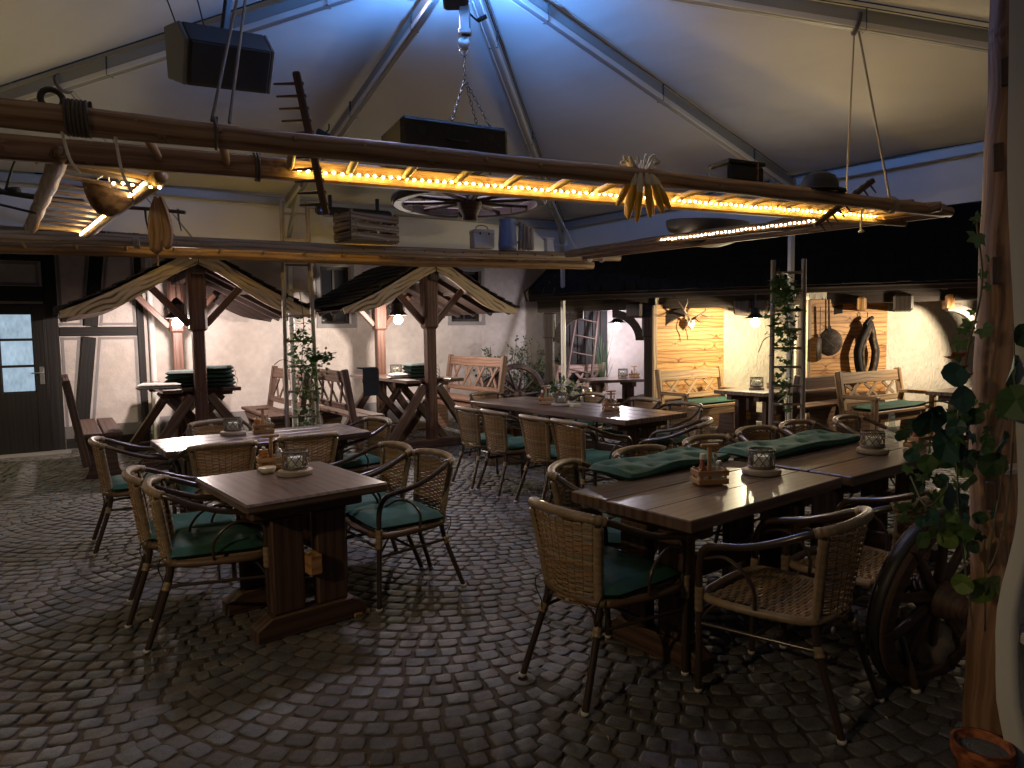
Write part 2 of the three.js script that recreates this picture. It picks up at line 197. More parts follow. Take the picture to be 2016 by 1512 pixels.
// ---------------------------------------------------------------- ground of cobblestones
{
  const ground = struct('ground', new THREE.PlaneGeometry(140, 140).rotateX(-PI / 2).translate(0, -0.0065, 0), mat([0.105, 0.088, 0.075], { map: TDirt, roughness: 0.95 }));
  { const uv = ground.geometry.attributes.uv; for (let i = 0; i < uv.count; i++) uv.setXY(i, uv.getX(i) * 140, uv.getY(i) * 140); }
  const stoneGeo = () => {
    const n = 12, out = [], pos = [], uv = [], q = rr(0, 9);
    for (let k = 0; k < n; k++) { const a = ((k + 0.5) / n) * 2 * PI, c = cos(a), s = sin(a), m = 0.5 / Math.pow(Math.abs(c) ** 5 + Math.abs(s) ** 5, 1 / 5); const j = m * rr(0.91, 1.04); out.push([c * j, s * j]); }
    const ring = (k, sc, y) => [out[k % n][0] * sc, y, out[k % n][1] * sc];
    const lv = [[1.0, -0.05], [1.0, -0.006], [0.965, -0.0012], [0.82, 0.0008]];
    const put = (p) => { pos.push(...p); uv.push(p[0] * 0.12 + q, p[2] * 0.12 + q); };
    const ys = out.map(() => rr(-0.0025, 0.0025));
    const P = (k, l) => { const p = ring(k, ...lv[l]); if (l > 1) p[1] += ys[k % n]; return p; };
    for (let k = 0; k < n; k++) { for (let l = 0; l < 3; l++) { const a = P(k, l), b = P(k + 1, l), c = P(k, l + 1), d = P(k + 1, l + 1); put(a); put(c); put(b); put(b); put(c); put(d); } put(P(k, 3)); put([0, 0.002, 0]); put(P(k + 1, 3)); }
    const g = flat(pos, uv); // smooth the shoulders
    const p = g.attributes.position, nn = g.attributes.normal, acc = {};
    for (let i = 0; i < p.count; i++) { const key = [p.getX(i), p.getY(i), p.getZ(i)].map((x) => x.toFixed(4)).join(); (acc[key] ??= V(0, 0, 0)).add(V(nn.getX(i), nn.getY(i), nn.getZ(i))); }
    for (let i = 0; i < p.count; i++) { const v = acc[[p.getX(i), p.getY(i), p.getZ(i)].map((x) => x.toFixed(4)).join()].clone().normalize(); nn.setXYZ(i, v.x, v.y, v.z); }
    return g;
  };
  const geos = [0, 1, 2, 3, 4, 5].map(stoneGeo);
  const tone = () => { const k = rr(0.1, 0.19), w = rr(-0.012, 0.02); return [k + w, k, k - w * 0.9 + 0.004]; };
  const mats = Array.from({ length: 9 }, () => mat(tone(), { map: TSt, bumpMap: TStB, bumpScale: 0.0022, roughness: rr(0.6, 0.78) }));
  const cx = -6, cz = -16, list = [];
  const CW = 1.55, RC = 1.28; // arched courses: columns of concentric bows bulging toward the viewer
  for (let col = -9; col < 10; col++) for (let row = 0; row < 150; row++) {
    const xc = -0.68 + col * CW, t0 = -1.2 - row * 0.094 + (col & 1) * 0.05; let a = -Math.asin(CW / 2 / RC) + rr(-0.02, 0.02); const end = Math.asin(CW / 2 / RC);
    while (a < end - 0.02) {
      let w = rr(0.078, 0.122); if ((end - a) * RC < 0.17) w = Math.max(0.06, (end - a) * RC - 0.016); const da = (w + rr(0.007, 0.013)) / RC, m = a + da / 2; a += da;
      const x0 = xc + RC * sin(m), z0 = t0 - RC * (1 - cos(m)) + rr(-0.006, 0.006), x = x0 * cos(0.1) + z0 * sin(-0.1) - 0.27, z = z0 * cos(0.1) + x0 * sin(0.1) + 0.05;
      const d = -z; if (d < 1.75 || d > 14.2 || Math.abs(x) > 0.82 * d + 0.7) continue;
      if (Math.hypot(x - 0.03, z + 2.99) < 0.075) continue;
      if ((x + 7.2) * 0.51 + (z + 9.1) * 0.86 < -0.05) continue;
      list.push({ x, z, w, h: rr(0.08, 0.091), turn: m - 0.1 + rr(-0.06, 0.06), y: rr(-0.0035, 0.0015), d: Math.hypot(x, z) });
    }
  }
  list.sort((p, q) => (Math.abs(p.x) > 0.76 * -p.z || p.z > -2.2 ? 50 : 0) + p.d - (Math.abs(q.x) > 0.76 * -q.z || q.z > -2.2 ? 50 : 0) - q.d);
  const near = list.slice(0, 300), far = list.slice(300), mx = new THREE.Matrix4(), qt = new THREE.Quaternion();
  for (const s of near) { const o = part('cobblestone', geos[Math.floor(R() * 6)], mats[Math.floor(R() * 9)], ground); o.position.set(s.x, s.y, s.z); o.rotation.set(rr(-0.014, 0.014), s.turn, rr(-0.014, 0.014)); o.scale.set(s.w, 1, s.h); }
  const im = new THREE.InstancedMesh(geos[2], mat([1, 1, 1], { map: TSt, bumpMap: TStB, bumpScale: 0.0022, roughness: 0.7 }), far.length);
  far.forEach((s, i) => { qt.setFromEuler(new THREE.Euler(rr(-0.02, 0.02), s.turn + (R() < 0.5 ? PI : 0), rr(-0.02, 0.02))); mx.compose(V(s.x, s.y, s.z), qt, V(s.w, 1, s.h)); im.setMatrixAt(i, mx); im.setColorAt(i, new THREE.Color().setRGB(...tone())); });
  im.name = 'cobblestones'; im.userData.kind = 'stuff'; im.castShadow = im.receiveShadow = true; ground.add(im);
  const dr = thing('drain_hole', 'small round dark drain hole sunk between the cobblestones', 'drain', [0.03, 0, -2.99]);
  part('drain_stone', lathe([[0.021, -0.04], [0.021, -0.002], [0.026, 0.001], [0.055, 0.001], [0.06, -0.004], [0.062, -0.05]], 18), mats[2], dr); part('pipe', lathe([[0.0, -0.035], [0.021, -0.035], [0.021, -0.006]], 16), M.black, dr);
  for (let i = 0; i < 26; i++) { // blades of dry litter and small grass tufts in the joints are one loose scatter
    if (i) continue;
    const gs = []; for (let k = 0; k < 150; k++) { const z = -rr(2.3, 6), x = rr(-0.75, 0.6) * -z; gs.push(T(flat([0, 0, 0, rr(0.01, 0.03), 0.006, 0, 0.012, rr(0.004, 0.012), 0.004], [0, 0, 1, 0, 0, 1]), x, 0.002, z, 0, rr(0, 6), 0)); }
    const o = part('leaf_litter', gs, mat([0.32, 0.26, 0.15], { side: THREE.DoubleSide }), scene); o.userData = { kind: 'stuff', label: 'bits of dry straw and leaves scattered on cobblestones', category: 'litter' };
  }
}

// ---------------------------------------------------------------- half-timbered house along the back
{
  const h = thing('half_timbered_house', 'white plastered house with black timber framing behind the gazebos', 'house', [-7.2, 0, -9.1], 0.535);
  const seg = (x0, x1, y0, y1) => T(cb(x1 - x0, y1 - y0, 0.3, 0.002, 0), (x0 + x1) / 2, (y0 + y1) / 2, -0.15);
  part('wall', [seg(-3, 4.69, 0, 5), seg(4.69, 5.2, 0, 1.77), seg(4.69, 5.2, 2.73, 5), seg(5.2, 7.09, 0, 5), seg(7.09, 7.72, 0, 1.8), seg(7.09, 7.72, 2.74, 5), seg(7.72, 11.2, 0, 5)], M.plaster, h);
  part('plinth', T(cb(5.1, 0.34, 0.03, 0.004), -0.45, 0.17, 0.016), M.plinth, h);
  part('plinth', T(cb(9.0, 0.4, 0.03, 0.004), 6.65, 0.2, 0.016), M.trim, h);
  const tim = (x0, y0, x1, y1, w) => part('timber', beam(V(x0, y0, 0.012), V(x1, y1, 0.012), 0.05, w, 0.005, V(0, 0, 1).cross(V(x1 - x0, y1 - y0, 0)).normalize()), M.timber, h);
  tim(0.94, 0, 0.94, 4.6, 0.16); tim(2.03, 0, 2.03, 4.6, 0.09); tim(-0.3, 0, -0.3, 4.6, 0.16);
  tim(1.025, 1.68, 1.98, 1.68, 0.13); tim(-0.22, 2.2, 0.86, 2.2, 0.2); tim(-0.22, 2.72, 0.86, 2.72, 0.14); tim(-3, 2.72, -0.4, 2.72, 0.14);
  tim(1.2, 0.1, 1.38, 1.6, 0.17); tim(1.405, 1.75, 1.66, 3.9, 0.17); tim(1.03, 0.1, 1.98, 0.1, 0.14);
  // painted border bands round each plaster field
  const band = (pts) => { const g = [], c = pts.reduce((a, p) => [a[0] + p[0] / pts.length, a[1] + p[1] / pts.length], [0, 0]); const q = pts.map((p) => [p[0] + (c[0] - p[0]) * 0.02, p[1] + (c[1] - p[1]) * 0.012]); q.forEach((p, i) => { const n = q[(i + 1) % q.length], d = Math.hypot(n[0] - p[0], n[1] - p[1]), nx = -(n[1] - p[1]) / d, ny = (n[0] - p[0]) / d, s = (c[0] - p[0]) * nx + (c[1] - p[1]) * ny > 0 ? 1 : -1, o = 0.022 * s; const k = i % 2 ? 0.0025 : 0.0045; g.push(beam(V(p[0] + nx * o, p[1] + ny * o, k), V(n[0] + nx * o, n[1] + ny * o, k), 0.008, 0.036, 0.001, V(nx, ny, 0))); }); part('border_band', g, M.trim, h); };
  band([[1.03, 0.18], [1.13, 0.18], [1.28, 1.61], [1.03, 1.61]]); band([[1.32, 0.18], [1.98, 0.18], [1.98, 1.61], [1.48, 1.61]]);
  band([[1.03, 1.75], [1.31, 1.75], [1.54, 3.7], [1.03, 3.7]]); band([[1.5, 1.75], [1.98, 1.75], [1.98, 3.7], [1.74, 3.7]]); band([[-0.2, 2.31], [0.84, 2.31], [0.84, 2.64], [-0.2, 2.64]]);
  // door with lit panes
  const d = part('door', [T(cb(1.06, 2.06, 0.05, 0.006), 0.34, 1.03, 0.03)], M.door, h);
  for (const [x, w] of [[-0.15, 0.09], [0.79, 0.13]]) part('door_rail', T(cb(w, 2.02, 0.02, 0.004), x, 1.03, 0.066), M.door, d);
  for (const y of [0.3, 1.98]) part('door_rail', T(cb(0.82, y < 1 ? 0.9 : 0.13, 0.02, 0.004), 0.31, y < 1 ? 0.4 : 1.98, 0.065), M.door, d);
  const lit = glow([0.66, 0.78, 0.92], 0.75); lit.emissiveMap = TDoor;
  for (let c = 0; c < 2; c++) for (let r = 0; r < 3; r++) part('door_pane', T(cb(0.35, 0.325, 0.008, 0.001), 0.13 + c * 0.405, 1.035 + r * 0.36, 0.061), lit, d);
  for (const y of [1.215, 1.575]) part('glazing_bar', T(cb(0.84, 0.03, 0.014, 0.003), 0.31, y, 0.068), M.door, d);
  part('glazing_bar', T(cb(0.035, 1.1, 0.014, 0.003), 0.333, 1.39, 0.07), M.door, d);
  part('door_handle', [T(cb(0.05, 0.24, 0.012, 0.004), 0.8, 1.08, 0.082), tube([[0.8, 1.12, 0.085], [0.8, 1.12, 0.13], [0.68, 1.115, 0.13]], 0.009)], M.steel, d);
  part('door_step', T(cb(1.5, 0.05, 0.34, 0.01), 0.34, 0.0, 0.2), M.plinth, h);
  part('downpipe', tube([[2.17, 0, 0.07], [2.17, 3.8, 0.07]], 0.042, { straight: true, sides: 14 }), M.aluWhite, h);
  const win = (x0, x1, y0, y1) => { const w = x1 - x0, hh = y1 - y0, cx = (x0 + x1) / 2, cy = (y0 + y1) / 2;
    const f = part('window', [T(cb(0.05, hh, 0.06), x0 + 0.026, cy, -0.13), T(cb(0.05, hh, 0.06), x1 - 0.026, cy, -0.13), T(cb(w - 0.1, 0.05, 0.06), cx, y0 + 0.026, -0.13), T(cb(w - 0.1, 0.05, 0.06), cx, y1 - 0.026, -0.13), T(cb(0.04, hh - 0.1, 0.05), cx, cy, -0.13)], M.winFrame, h);
    for (const s of [-1, 1]) part('pane', T(cb(w / 2 - 0.07, hh - 0.1, 0.006, 0.001), cx + s * (w / 4 - 0.008), cy, -0.14), M.pane, f);
    part('window_border', [T(cb(w + 0.15, 0.07, 0.02), cx, y0 - 0.036, 0.011), T(cb(w + 0.15, 0.07, 0.02), cx, y1 + 0.036, 0.011), T(cb(0.07, hh - 0.002, 0.018), x0 - 0.036, cy, 0.01), T(cb(0.07, hh - 0.002, 0.018), x1 + 0.036, cy, 0.01)], M.trim, f); };
  win(4.69, 5.2, 1.77, 2.73); win(7.09, 7.72, 1.8, 2.74);
}

// ---------------------------------------------------------------- pavilion tent
const EV = 3.3, apex = V(-0.35, 4.72, -5.79), tA = V(-2.8, EV, -8.78), tB = V(0.84, EV, -11.1), tC = V(3.29, EV, -8.11);
const tL = V(-6.44, EV, -6.46), tR = V(5.74, EV, -5.12), tF = V(-1.54, EV, -0.48), tLF = V(-3.99, EV, -3.47), tRF = V(2.1, EV, -2.8);
{
  const t = thing('pavilion_tent', 'white canvas pavilion tent with grey aluminium rafters over the courtyard', 'tent', [0, 0, 0]);
  const rim = [tB, tA, tL, tLF, tF, tRF, tR, tC];
  for (let i = 0; i < 8; i++) {
    const a = rim[i], b = rim[(i + 1) % 8], n = 18, pos = [], uv = [], idx = [], id = {};
    const nrm = b.clone().sub(apex).cross(a.clone().sub(apex)).normalize(); if (nrm.y < 0) nrm.negate();
    for (let r = 0; r <= n; r++) for (let c = 0; c <= r; c++) {
      const v = r / n, u = r ? c / r : 0, p = apex.clone().addScaledVector(a.clone().sub(apex), v * (1 - u)).addScaledVector(b.clone().sub(apex), v * u);
      const e = u * (1 - u) * 4; p.addScaledVector(nrm, 0.05 - 0.16 * e * v * (1.15 - v) + 0.012 * e * sin(u * 17 + i * 2 + v * 3) * v);
      id[r + '_' + c] = pos.length / 3; pos.push(p.x, p.y, p.z); uv.push(u * 4 * v, v * 5);
    }
    for (let r = 0; r < n; r++) for (let c = 0; c <= r; c++) { idx.push(id[r + '_' + c], id[(r + 1) + '_' + c], id[(r + 1) + '_' + (c + 1)]); if (c < r) idx.push(id[r + '_' + c], id[(r + 1) + '_' + (c + 1)], id[r + '_' + (c + 1)]); }
    const g = new THREE.BufferGeometry(); g.setAttribute('position', new THREE.Float32BufferAttribute(pos, 3)); g.setAttribute('uv', new THREE.Float32BufferAttribute(uv, 2)); g.setIndex(idx); g.computeVertexNormals();
    part('canopy_panel', g, M.canvas, t);
    // eave beam and valance
    const dir = b.clone().sub(a).normalize(), lo = V(0, -0.05, 0);
    part('eave_beam', beam(a.clone().add(lo).addScaledVector(dir, 0.06), b.clone().add(lo).addScaledVector(dir, -0.06), 0.06, 0.1, 0.008), M.alu, t);
    const L = a.distanceTo(b), m = 40, q = [], w = [], ix = [], out = V(dir.z, 0, -dir.x); if (out.dot(a.clone().sub(apex)) < 0) out.negate();
    for (let k = 0; k <= m; k++) for (let j = 0; j <= 4; j++) { const s = k / m, p = a.clone().lerp(b, s).addScaledVector(out, 0.05 + 0.012 * sin(s * L * 5 + i) * (j / 4)); p.y = EV + 0.02 - j * 0.14; q.push(p.x, p.y, p.z); w.push(s * L, j * 0.14); }
    for (let k = 0; k < m; k++) for (let j = 0; j < 4; j++) { const p = k * 5 + j; ix.push(p, p + 1, p + 5, p + 1, p + 6, p + 5); }
    const vg = new THREE.BufferGeometry(); vg.setAttribute('position', new THREE.Float32BufferAttribute(q, 3)); vg.setAttribute('uv', new THREE.Float32BufferAttribute(w, 2)); vg.setIndex(ix); vg.computeVertexNormals();
    part('valance', vg, M.valance, t);
  }
  for (const p of rim) {
    const s = V(apex.x, apex.y - 0.1, apex.z), e = V(p.x, p.y - 0.08, p.z), d = e.clone().sub(s).normalize(), a = s.clone().addScaledVector(d, 0.14), b = e.clone().addScaledVector(d, -0.03);
    const r = part('rafter', [beam(a, b, 0.06, 0.15, 0.012)], M.alu, t);
    const sd = d.clone().cross(UP).normalize().multiplyScalar(0.034); part('rafter_groove', [1, -1].map((k) => beam(a.clone().addScaledVector(sd, k).add(V(0, -0.05, 0)), b.clone().addScaledVector(sd, k).add(V(0, -0.05, 0)), 0.012, 0.045, 0.003)), M.aluWhite, r);
    part('cable', tube(Array.from({ length: 7 }, (_, i) => a.clone().lerp(b, i / 6).addScaledVector(sd, 1.3).add(V(0, 0.072 + (i % 2) * 0.008, 0))), 0.004, { sides: 5 }), M.black, r);
    for (let k = 1; k < 6; k += 2) { const c = a.clone().lerp(b, k / 6); part('cable_tie', beam(c.clone().add(V(0, -0.077, 0)), c.clone().add(V(0, 0.08, 0)), 0.09, 0.004, 0.001, d), M.black, r); }
  }
  part('apex_hub', T(lathe([[0, -0.22], [0.1, -0.22], [0.16, -0.1], [0.16, 0.06], [0, 0.08]], 16), apex.x, apex.y - 0.02, apex.z), M.alu, t);
  for (const p of [tA, tB, tC, tRF]) {
    const po = part('tent_post', T(cb(0.065, EV - 0.1, 0.065, 0.012), p.x, (EV - 0.1) / 2, p.z, 0, 0.5, 0), M.aluWhite, t); part('base_plate', T(cb(0.2, 0.012, 0.2, 0.003), p.x, 0.006, p.z, 0, 0.5, 0), M.alu, po);
    const inn = V(apex.x - p.x, 0, apex.z - p.z).normalize(); part('corner_bracket', beam(V(p.x, EV - 0.5, p.z), V(p.x + inn.x * 0.4, EV + 0.02, p.z + inn.z * 0.4), 0.05, 0.05, 0.006), M.alu, po);
  }
}
// lamps in the peak of the tent: a cool white downlight and a small blue floodlight
{
  const t = thing('tent_ceiling_lamp', 'round cool white downlight under the tent peak', 'lamp', [apex.x - 0.45, 4.5, apex.z - 0.3]);
  part('housing', lathe([[0, 0.06], [0.06, 0.06], [0.12, 0.03], [0.13, -0.01], [0.11, -0.01]], 20), M.alu, t);
  part('diffuser', lathe([[0, -0.012], [0.105, -0.012], [0.11, -0.004]], 20), glow([0.75, 0.7, 1], 3), t);
  const s = new THREE.SpotLight(new THREE.Color(0.88, 0.8, 1), 36, 0, 1.15, 0.9, 2); s.position.set(0, -0.03, 0); s.castShadow = true; s.shadow.radius = 16; t.add(s); s.target.position.set(0.3, -4, 0.9); t.add(s.target);
  const f = thing('blue_floodlight', 'small blue floodlight beside the hoist in the tent peak', 'lamp', [apex.x + 0.02, 4.3, apex.z + 0.2]);
  part('tray', lathe([[0, -0.03], [0.09, -0.03], [0.17, -0.005], [0.175, 0.005], [0.1, -0.012], [0, -0.015]], 20), M.black, f); part('lens', T(new THREE.SphereGeometry(0.05, 14, 10).toNonIndexed(), 0, 0.05, 0), glow([0.12, 0.38, 1], 6), f); part('bracket', tube([[0.16, 0, 0], [0.2, 0.1, 0], [0.1, 0.3, -0.1]], 0.01), M.iron, f);
  const b = new THREE.PointLight(new THREE.Color(0.1, 0.33, 1), 15, 0, 2); b.position.set(0, 0.05, 0); b.castShadow = true; b.shadow.radius = 2.4; f.add(b);
}

// ---------------------------------------------------------------- shelter with three booths on the right
const braceGeo = (r, w, th) => { const p = []; for (let i = 0; i <= 8; i++) { const a = (i / 8) * PI / 2; p.push([r - r * cos(a), r * sin(a) - r]); } for (let i = 8; i >= 0; i--) { const a = (i / 8) * PI / 2; p.push([r - (r - w) * cos(a) - w * 0.0, (r - w) * sin(a) - r]); } return ext(p.map(([x, y]) => [x, y]), th, 0.006); };
{
  const s = thing('open_shelter', 'open timber shelter with dark shingle roof and white back wall at right', 'shelter', [0, 0, 0]);
  const wallB = (name, a, b, y0, y1, m, th = 0.16, parent = s) => { const d = V(b[0] - a[0], 0, b[1] - a[1]).normalize(), n = V(-d.z, 0, d.x); if (n.z < 0) n.negate(); const o = n.multiplyScalar(-th / 2); return part(name, beam(V(a[0], (y0 + y1) / 2, a[1]).add(o), V(b[0], (y0 + y1) / 2, b[1]).add(o), th, y1 - y0, 0.003), m, parent); };
  const K = { p1a: [2.285, -10.9], p1b: [3.48, -11.3], w2: [5.3, -11.92], p2a: [4.456, -10.3], p2b: [5.83, -10.7], w3: [8.6, -11.5], b0: [1.82, -13.0], b1: [2.62, -13.2] };
  wallB('booth_wall', K.p1a, K.w2, 0, 2.22, M.rough); wallB('booth_wall', K.p2a, K.w3, 0, 2.18, M.rough); wallB('booth_wall', K.b0, K.b1, 0, 3, M.plaster);
  wallB('side_wall', [2.36, -11.1], [2.7, -13.3], 0, 2.26, M.plaster); wallB('side_wall', [4.5, -10.5], [5.36, -12.0], 0, 2.2, M.rough);
  // near-black boards standing in for the shade of an open doorway, far left booth
  const db = wallB('doorway_shade_boards', [0.95, -12.9], [1.815, -13.0], 0, 3, M.timber);
  for (let i = 0; i < 6; i++) { const x = 1.0 + i * 0.145; part('board', T(cb(0.13, 2.8, 0.02, 0.004), x + 0.02, 1.4, -12.885 - i * 0.0168, 0, 0.115, 0), M.timber, db); }
  // boarded backs: boards of pine above a dark base
  const boards = (a, b, yTop, n, hgt, low) => { const d = V(b[0] - a[0], 0, b[1] - a[1]), L = d.length(); d.normalize(); const ry = Math.atan2(-d.z, d.x), nz = V(-d.z, 0, d.x); if (nz.z < 0) nz.negate();
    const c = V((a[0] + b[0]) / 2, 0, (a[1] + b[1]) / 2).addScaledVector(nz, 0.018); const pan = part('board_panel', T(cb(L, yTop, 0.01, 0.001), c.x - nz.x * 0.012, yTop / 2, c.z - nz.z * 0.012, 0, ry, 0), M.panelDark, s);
    for (let i = 0; i < n; i++) { const y = yTop - (i + 0.5) * hgt; part('board', T(cb(L, hgt - 0.005, 0.024, 0.004, 0), c.x, y, c.z, 0, ry, rr(-0.002, 0.002)), M.panel[i % 3], pan); }
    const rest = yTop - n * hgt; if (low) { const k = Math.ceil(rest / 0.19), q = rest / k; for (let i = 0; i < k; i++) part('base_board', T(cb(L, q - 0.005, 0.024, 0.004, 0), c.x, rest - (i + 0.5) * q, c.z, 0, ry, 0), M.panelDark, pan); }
    part('edge_trim', T(cb(0.07, yTop - 0.02, 0.05, 0.004), a[0] + nz.x * 0.03 - d.x * 0.03, yTop / 2, a[1] + nz.z * 0.03 - d.z * 0.03, 0, ry, 0), M.ladderPale, pan); };
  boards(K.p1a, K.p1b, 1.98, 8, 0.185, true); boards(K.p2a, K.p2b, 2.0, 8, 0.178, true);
  // roof
  const e0 = V(0.3, 2.16, -11.1), e1 = V(8.6, 2.22, -9.3), up = V(1.35, 1.42, -2.35), cs = 12, E = e1.clone().sub(e0), nr = E.clone().cross(up).normalize(); if (nr.y < 0) nr.negate();
  for (let i = 0; i < cs; i++) {
    const p = e0.clone().addScaledVector(up, (i + 0.5) / cs), a = p.clone().addScaledVector(nr, 0.055), b = a.clone().add(E), w = up.length() / cs;
    const o = part('shingle_course', (() => { const sh = [], n = 46; for (let k = 0; k < n; k++) { const q = a.clone().lerp(b, k / n), r = a.clone().lerp(b, (k + 0.94) / n); const tilt = nr.clone().addScaledVector(up.clone().normalize(), -0.09).normalize(), f = rr(-0.006, 0.006); q.addScaledVector(nr, f); r.addScaledVector(nr, f); sh.push(beam(q, r, w * rr(1.2, 1.32), 0.016, 0.003, tilt)); } return sh; })(), M.shingle[i % 2], s);
  }
  part('roof_deck', beam(e0.clone().addScaledVector(up, 0.5), e1.clone().addScaledVector(up, 0.5), up.length(), 0.03, 0.004, nr), M.roofUnder, s);
  part('eave_board', beam(e0.clone().add(V(-0.01, -0.03, 0.012)), e1.clone().add(V(0.01, -0.03, 0.012)), 0.03, 0.13, 0.005), M.shelterTimber, s);
  part('verge_board', beam(e0.clone().addScaledVector(up, -0.03).add(V(-0.02, 0.02, 0)), e0.clone().add(up).add(V(-0.02, 0.02, 0)), 0.04, 0.17, 0.006), M.shelterTimber, s);
  for (let i = 0; i < 9; i++) { const p = e0.clone().lerp(e1, (i + 0.4) / 9).addScaledVector(nr, -0.07); part('rafter', beam(p, p.clone().add(up), 0.08, 0.1, 0.006, nr), M.roofUnder, s); }
  // front beam, posts, braces
  const f0 = V(0.45, 2.0, -11.42), f1 = V(8.7, 2.06, -9.6), fd = f1.clone().sub(f0).normalize();
  part('front_beam', beam(f0, f1, 0.16, 0.2, 0.01), M.shelterTimber, s);
  const fy = Math.atan2(-fd.z, fd.x), at = (x) => f0.clone().addScaledVector(fd, (x - f0.x) / fd.x);
  for (const [x, m] of [[0.63, M.shelterTimber], [2.2, M.shelterTimber], [4.45, M.shelterTimber], [6.95, M.shelterTimber]]) {
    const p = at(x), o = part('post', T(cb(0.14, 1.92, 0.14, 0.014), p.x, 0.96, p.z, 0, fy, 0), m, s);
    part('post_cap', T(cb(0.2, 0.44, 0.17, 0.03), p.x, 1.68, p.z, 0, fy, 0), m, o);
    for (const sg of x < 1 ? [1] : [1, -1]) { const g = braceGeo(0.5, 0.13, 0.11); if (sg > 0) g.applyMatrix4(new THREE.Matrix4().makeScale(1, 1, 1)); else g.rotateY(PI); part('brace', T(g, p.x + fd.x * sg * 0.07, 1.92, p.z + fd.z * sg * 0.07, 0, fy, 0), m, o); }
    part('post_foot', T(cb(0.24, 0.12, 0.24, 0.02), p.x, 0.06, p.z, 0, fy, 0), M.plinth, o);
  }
  for (const [x, m] of [[1.95, M.shelterTimber], [3.55, M.shelterTimber], [3.78, M.shelterTimber], [5.2, M.rawBlock], [5.75, M.shelterTimber], [6.35, M.rawBlock]]) { const p = at(x).add(V(0.02, -0.11, 0.12)); part('joist_end', beam(p.clone().add(V(0.45, 0.0, -0.8)), p.clone().add(V(-0.03, 0, 0.05)), m === M.rawBlock ? 0.12 : 0.26, m === M.rawBlock ? 0.2 : 0.24, 0.03), m, s); }
}
// ---------------------------------------------------------------- pendant lamps (bulb and its light together)
function pendant(p, hang, rgb, I, label, style = 0) {
  const t = thing('pendant_lamp', label, 'lamp', p, 0, 'pendant lamps with bare bulbs');
  if (style === 0) {
    part('shade', lathe([[0.012, 0.17], [0.05, 0.165], [0.06, 0.12], [0.075, 0.09], [0.11, 0.055], [0.165, 0.04], [0.17, 0.032], [0.11, 0.045], [0.07, 0.08], [0.05, 0.115], [0.0, 0.12]], 24), M.iron, t);
    part('cross_arm', T(cb(0.16, 0.022, 0.03, 0.006), 0, 0.175, 0), M.iron, t);
  } else {
    part('lantern_hood', [T(lathe([[0, 0.3], [0.03, 0.29], [0.09, 0.22], [0.1, 0.2], [0.085, 0.19], [0.085, 0.1], [0.15, 0.04], [0.148, 0.034], [0.08, 0.085], [0.0, 0.09]], 6)), ...[0, 1, 2, 3, 4, 5].map((k) => T(cb(0.012, 0.15, 0.012, 0.002), 0.09 * cos(k * PI / 3), 0.14, 0.09 * sin(k * PI / 3)))], M.iron, t);
    part('scroll_hook', tube(Array.from({ length: 12 }, (_, i) => [-0.12 - 0.05 * cos(i * 0.6) * (1 - i / 16), 0.13 + 0.06 * sin(i * 0.6) * (1 - i / 16) + i * 0.004, 0]), 0.006, { sides: 6, seg: 30 }), M.iron, t);
  }
  const chain = []; for (let y = style ? 0.3 : 0.18, k = 0; y < hang; y += 0.032, k++) chain.push(new THREE.TorusGeometry(0.014, 0.0035, 5, 10).scale(0.7, 1.35, 1).rotateY(k % 2 ? PI / 2 : 0).translate(0, y + 0.015, 0).toNonIndexed());
  part('chain', chain, M.iron, t);
  part('cable', tube([[0.01, 0.17, 0.01], [0.06, 0.24, 0.01], [0.05, hang * 0.8, 0], [0.0, hang, 0]], 0.004, { sides: 5 }), M.black, t);
  part('bulb', T(lathe([[0.0, -0.1], [0.035, -0.092], [0.062, -0.06], [0.067, -0.03], [0.055, 0.005], [0.03, 0.03], [0.022, 0.06], [0, 0.06]], 18)), glow(rgb, 26), t);
  const l = new THREE.PointLight(new THREE.Color(...rgb), I, 0, 2); l.position.set(0, -0.03, 0); l.castShadow = true; l.shadow.radius = 2.4; t.add(l);
}

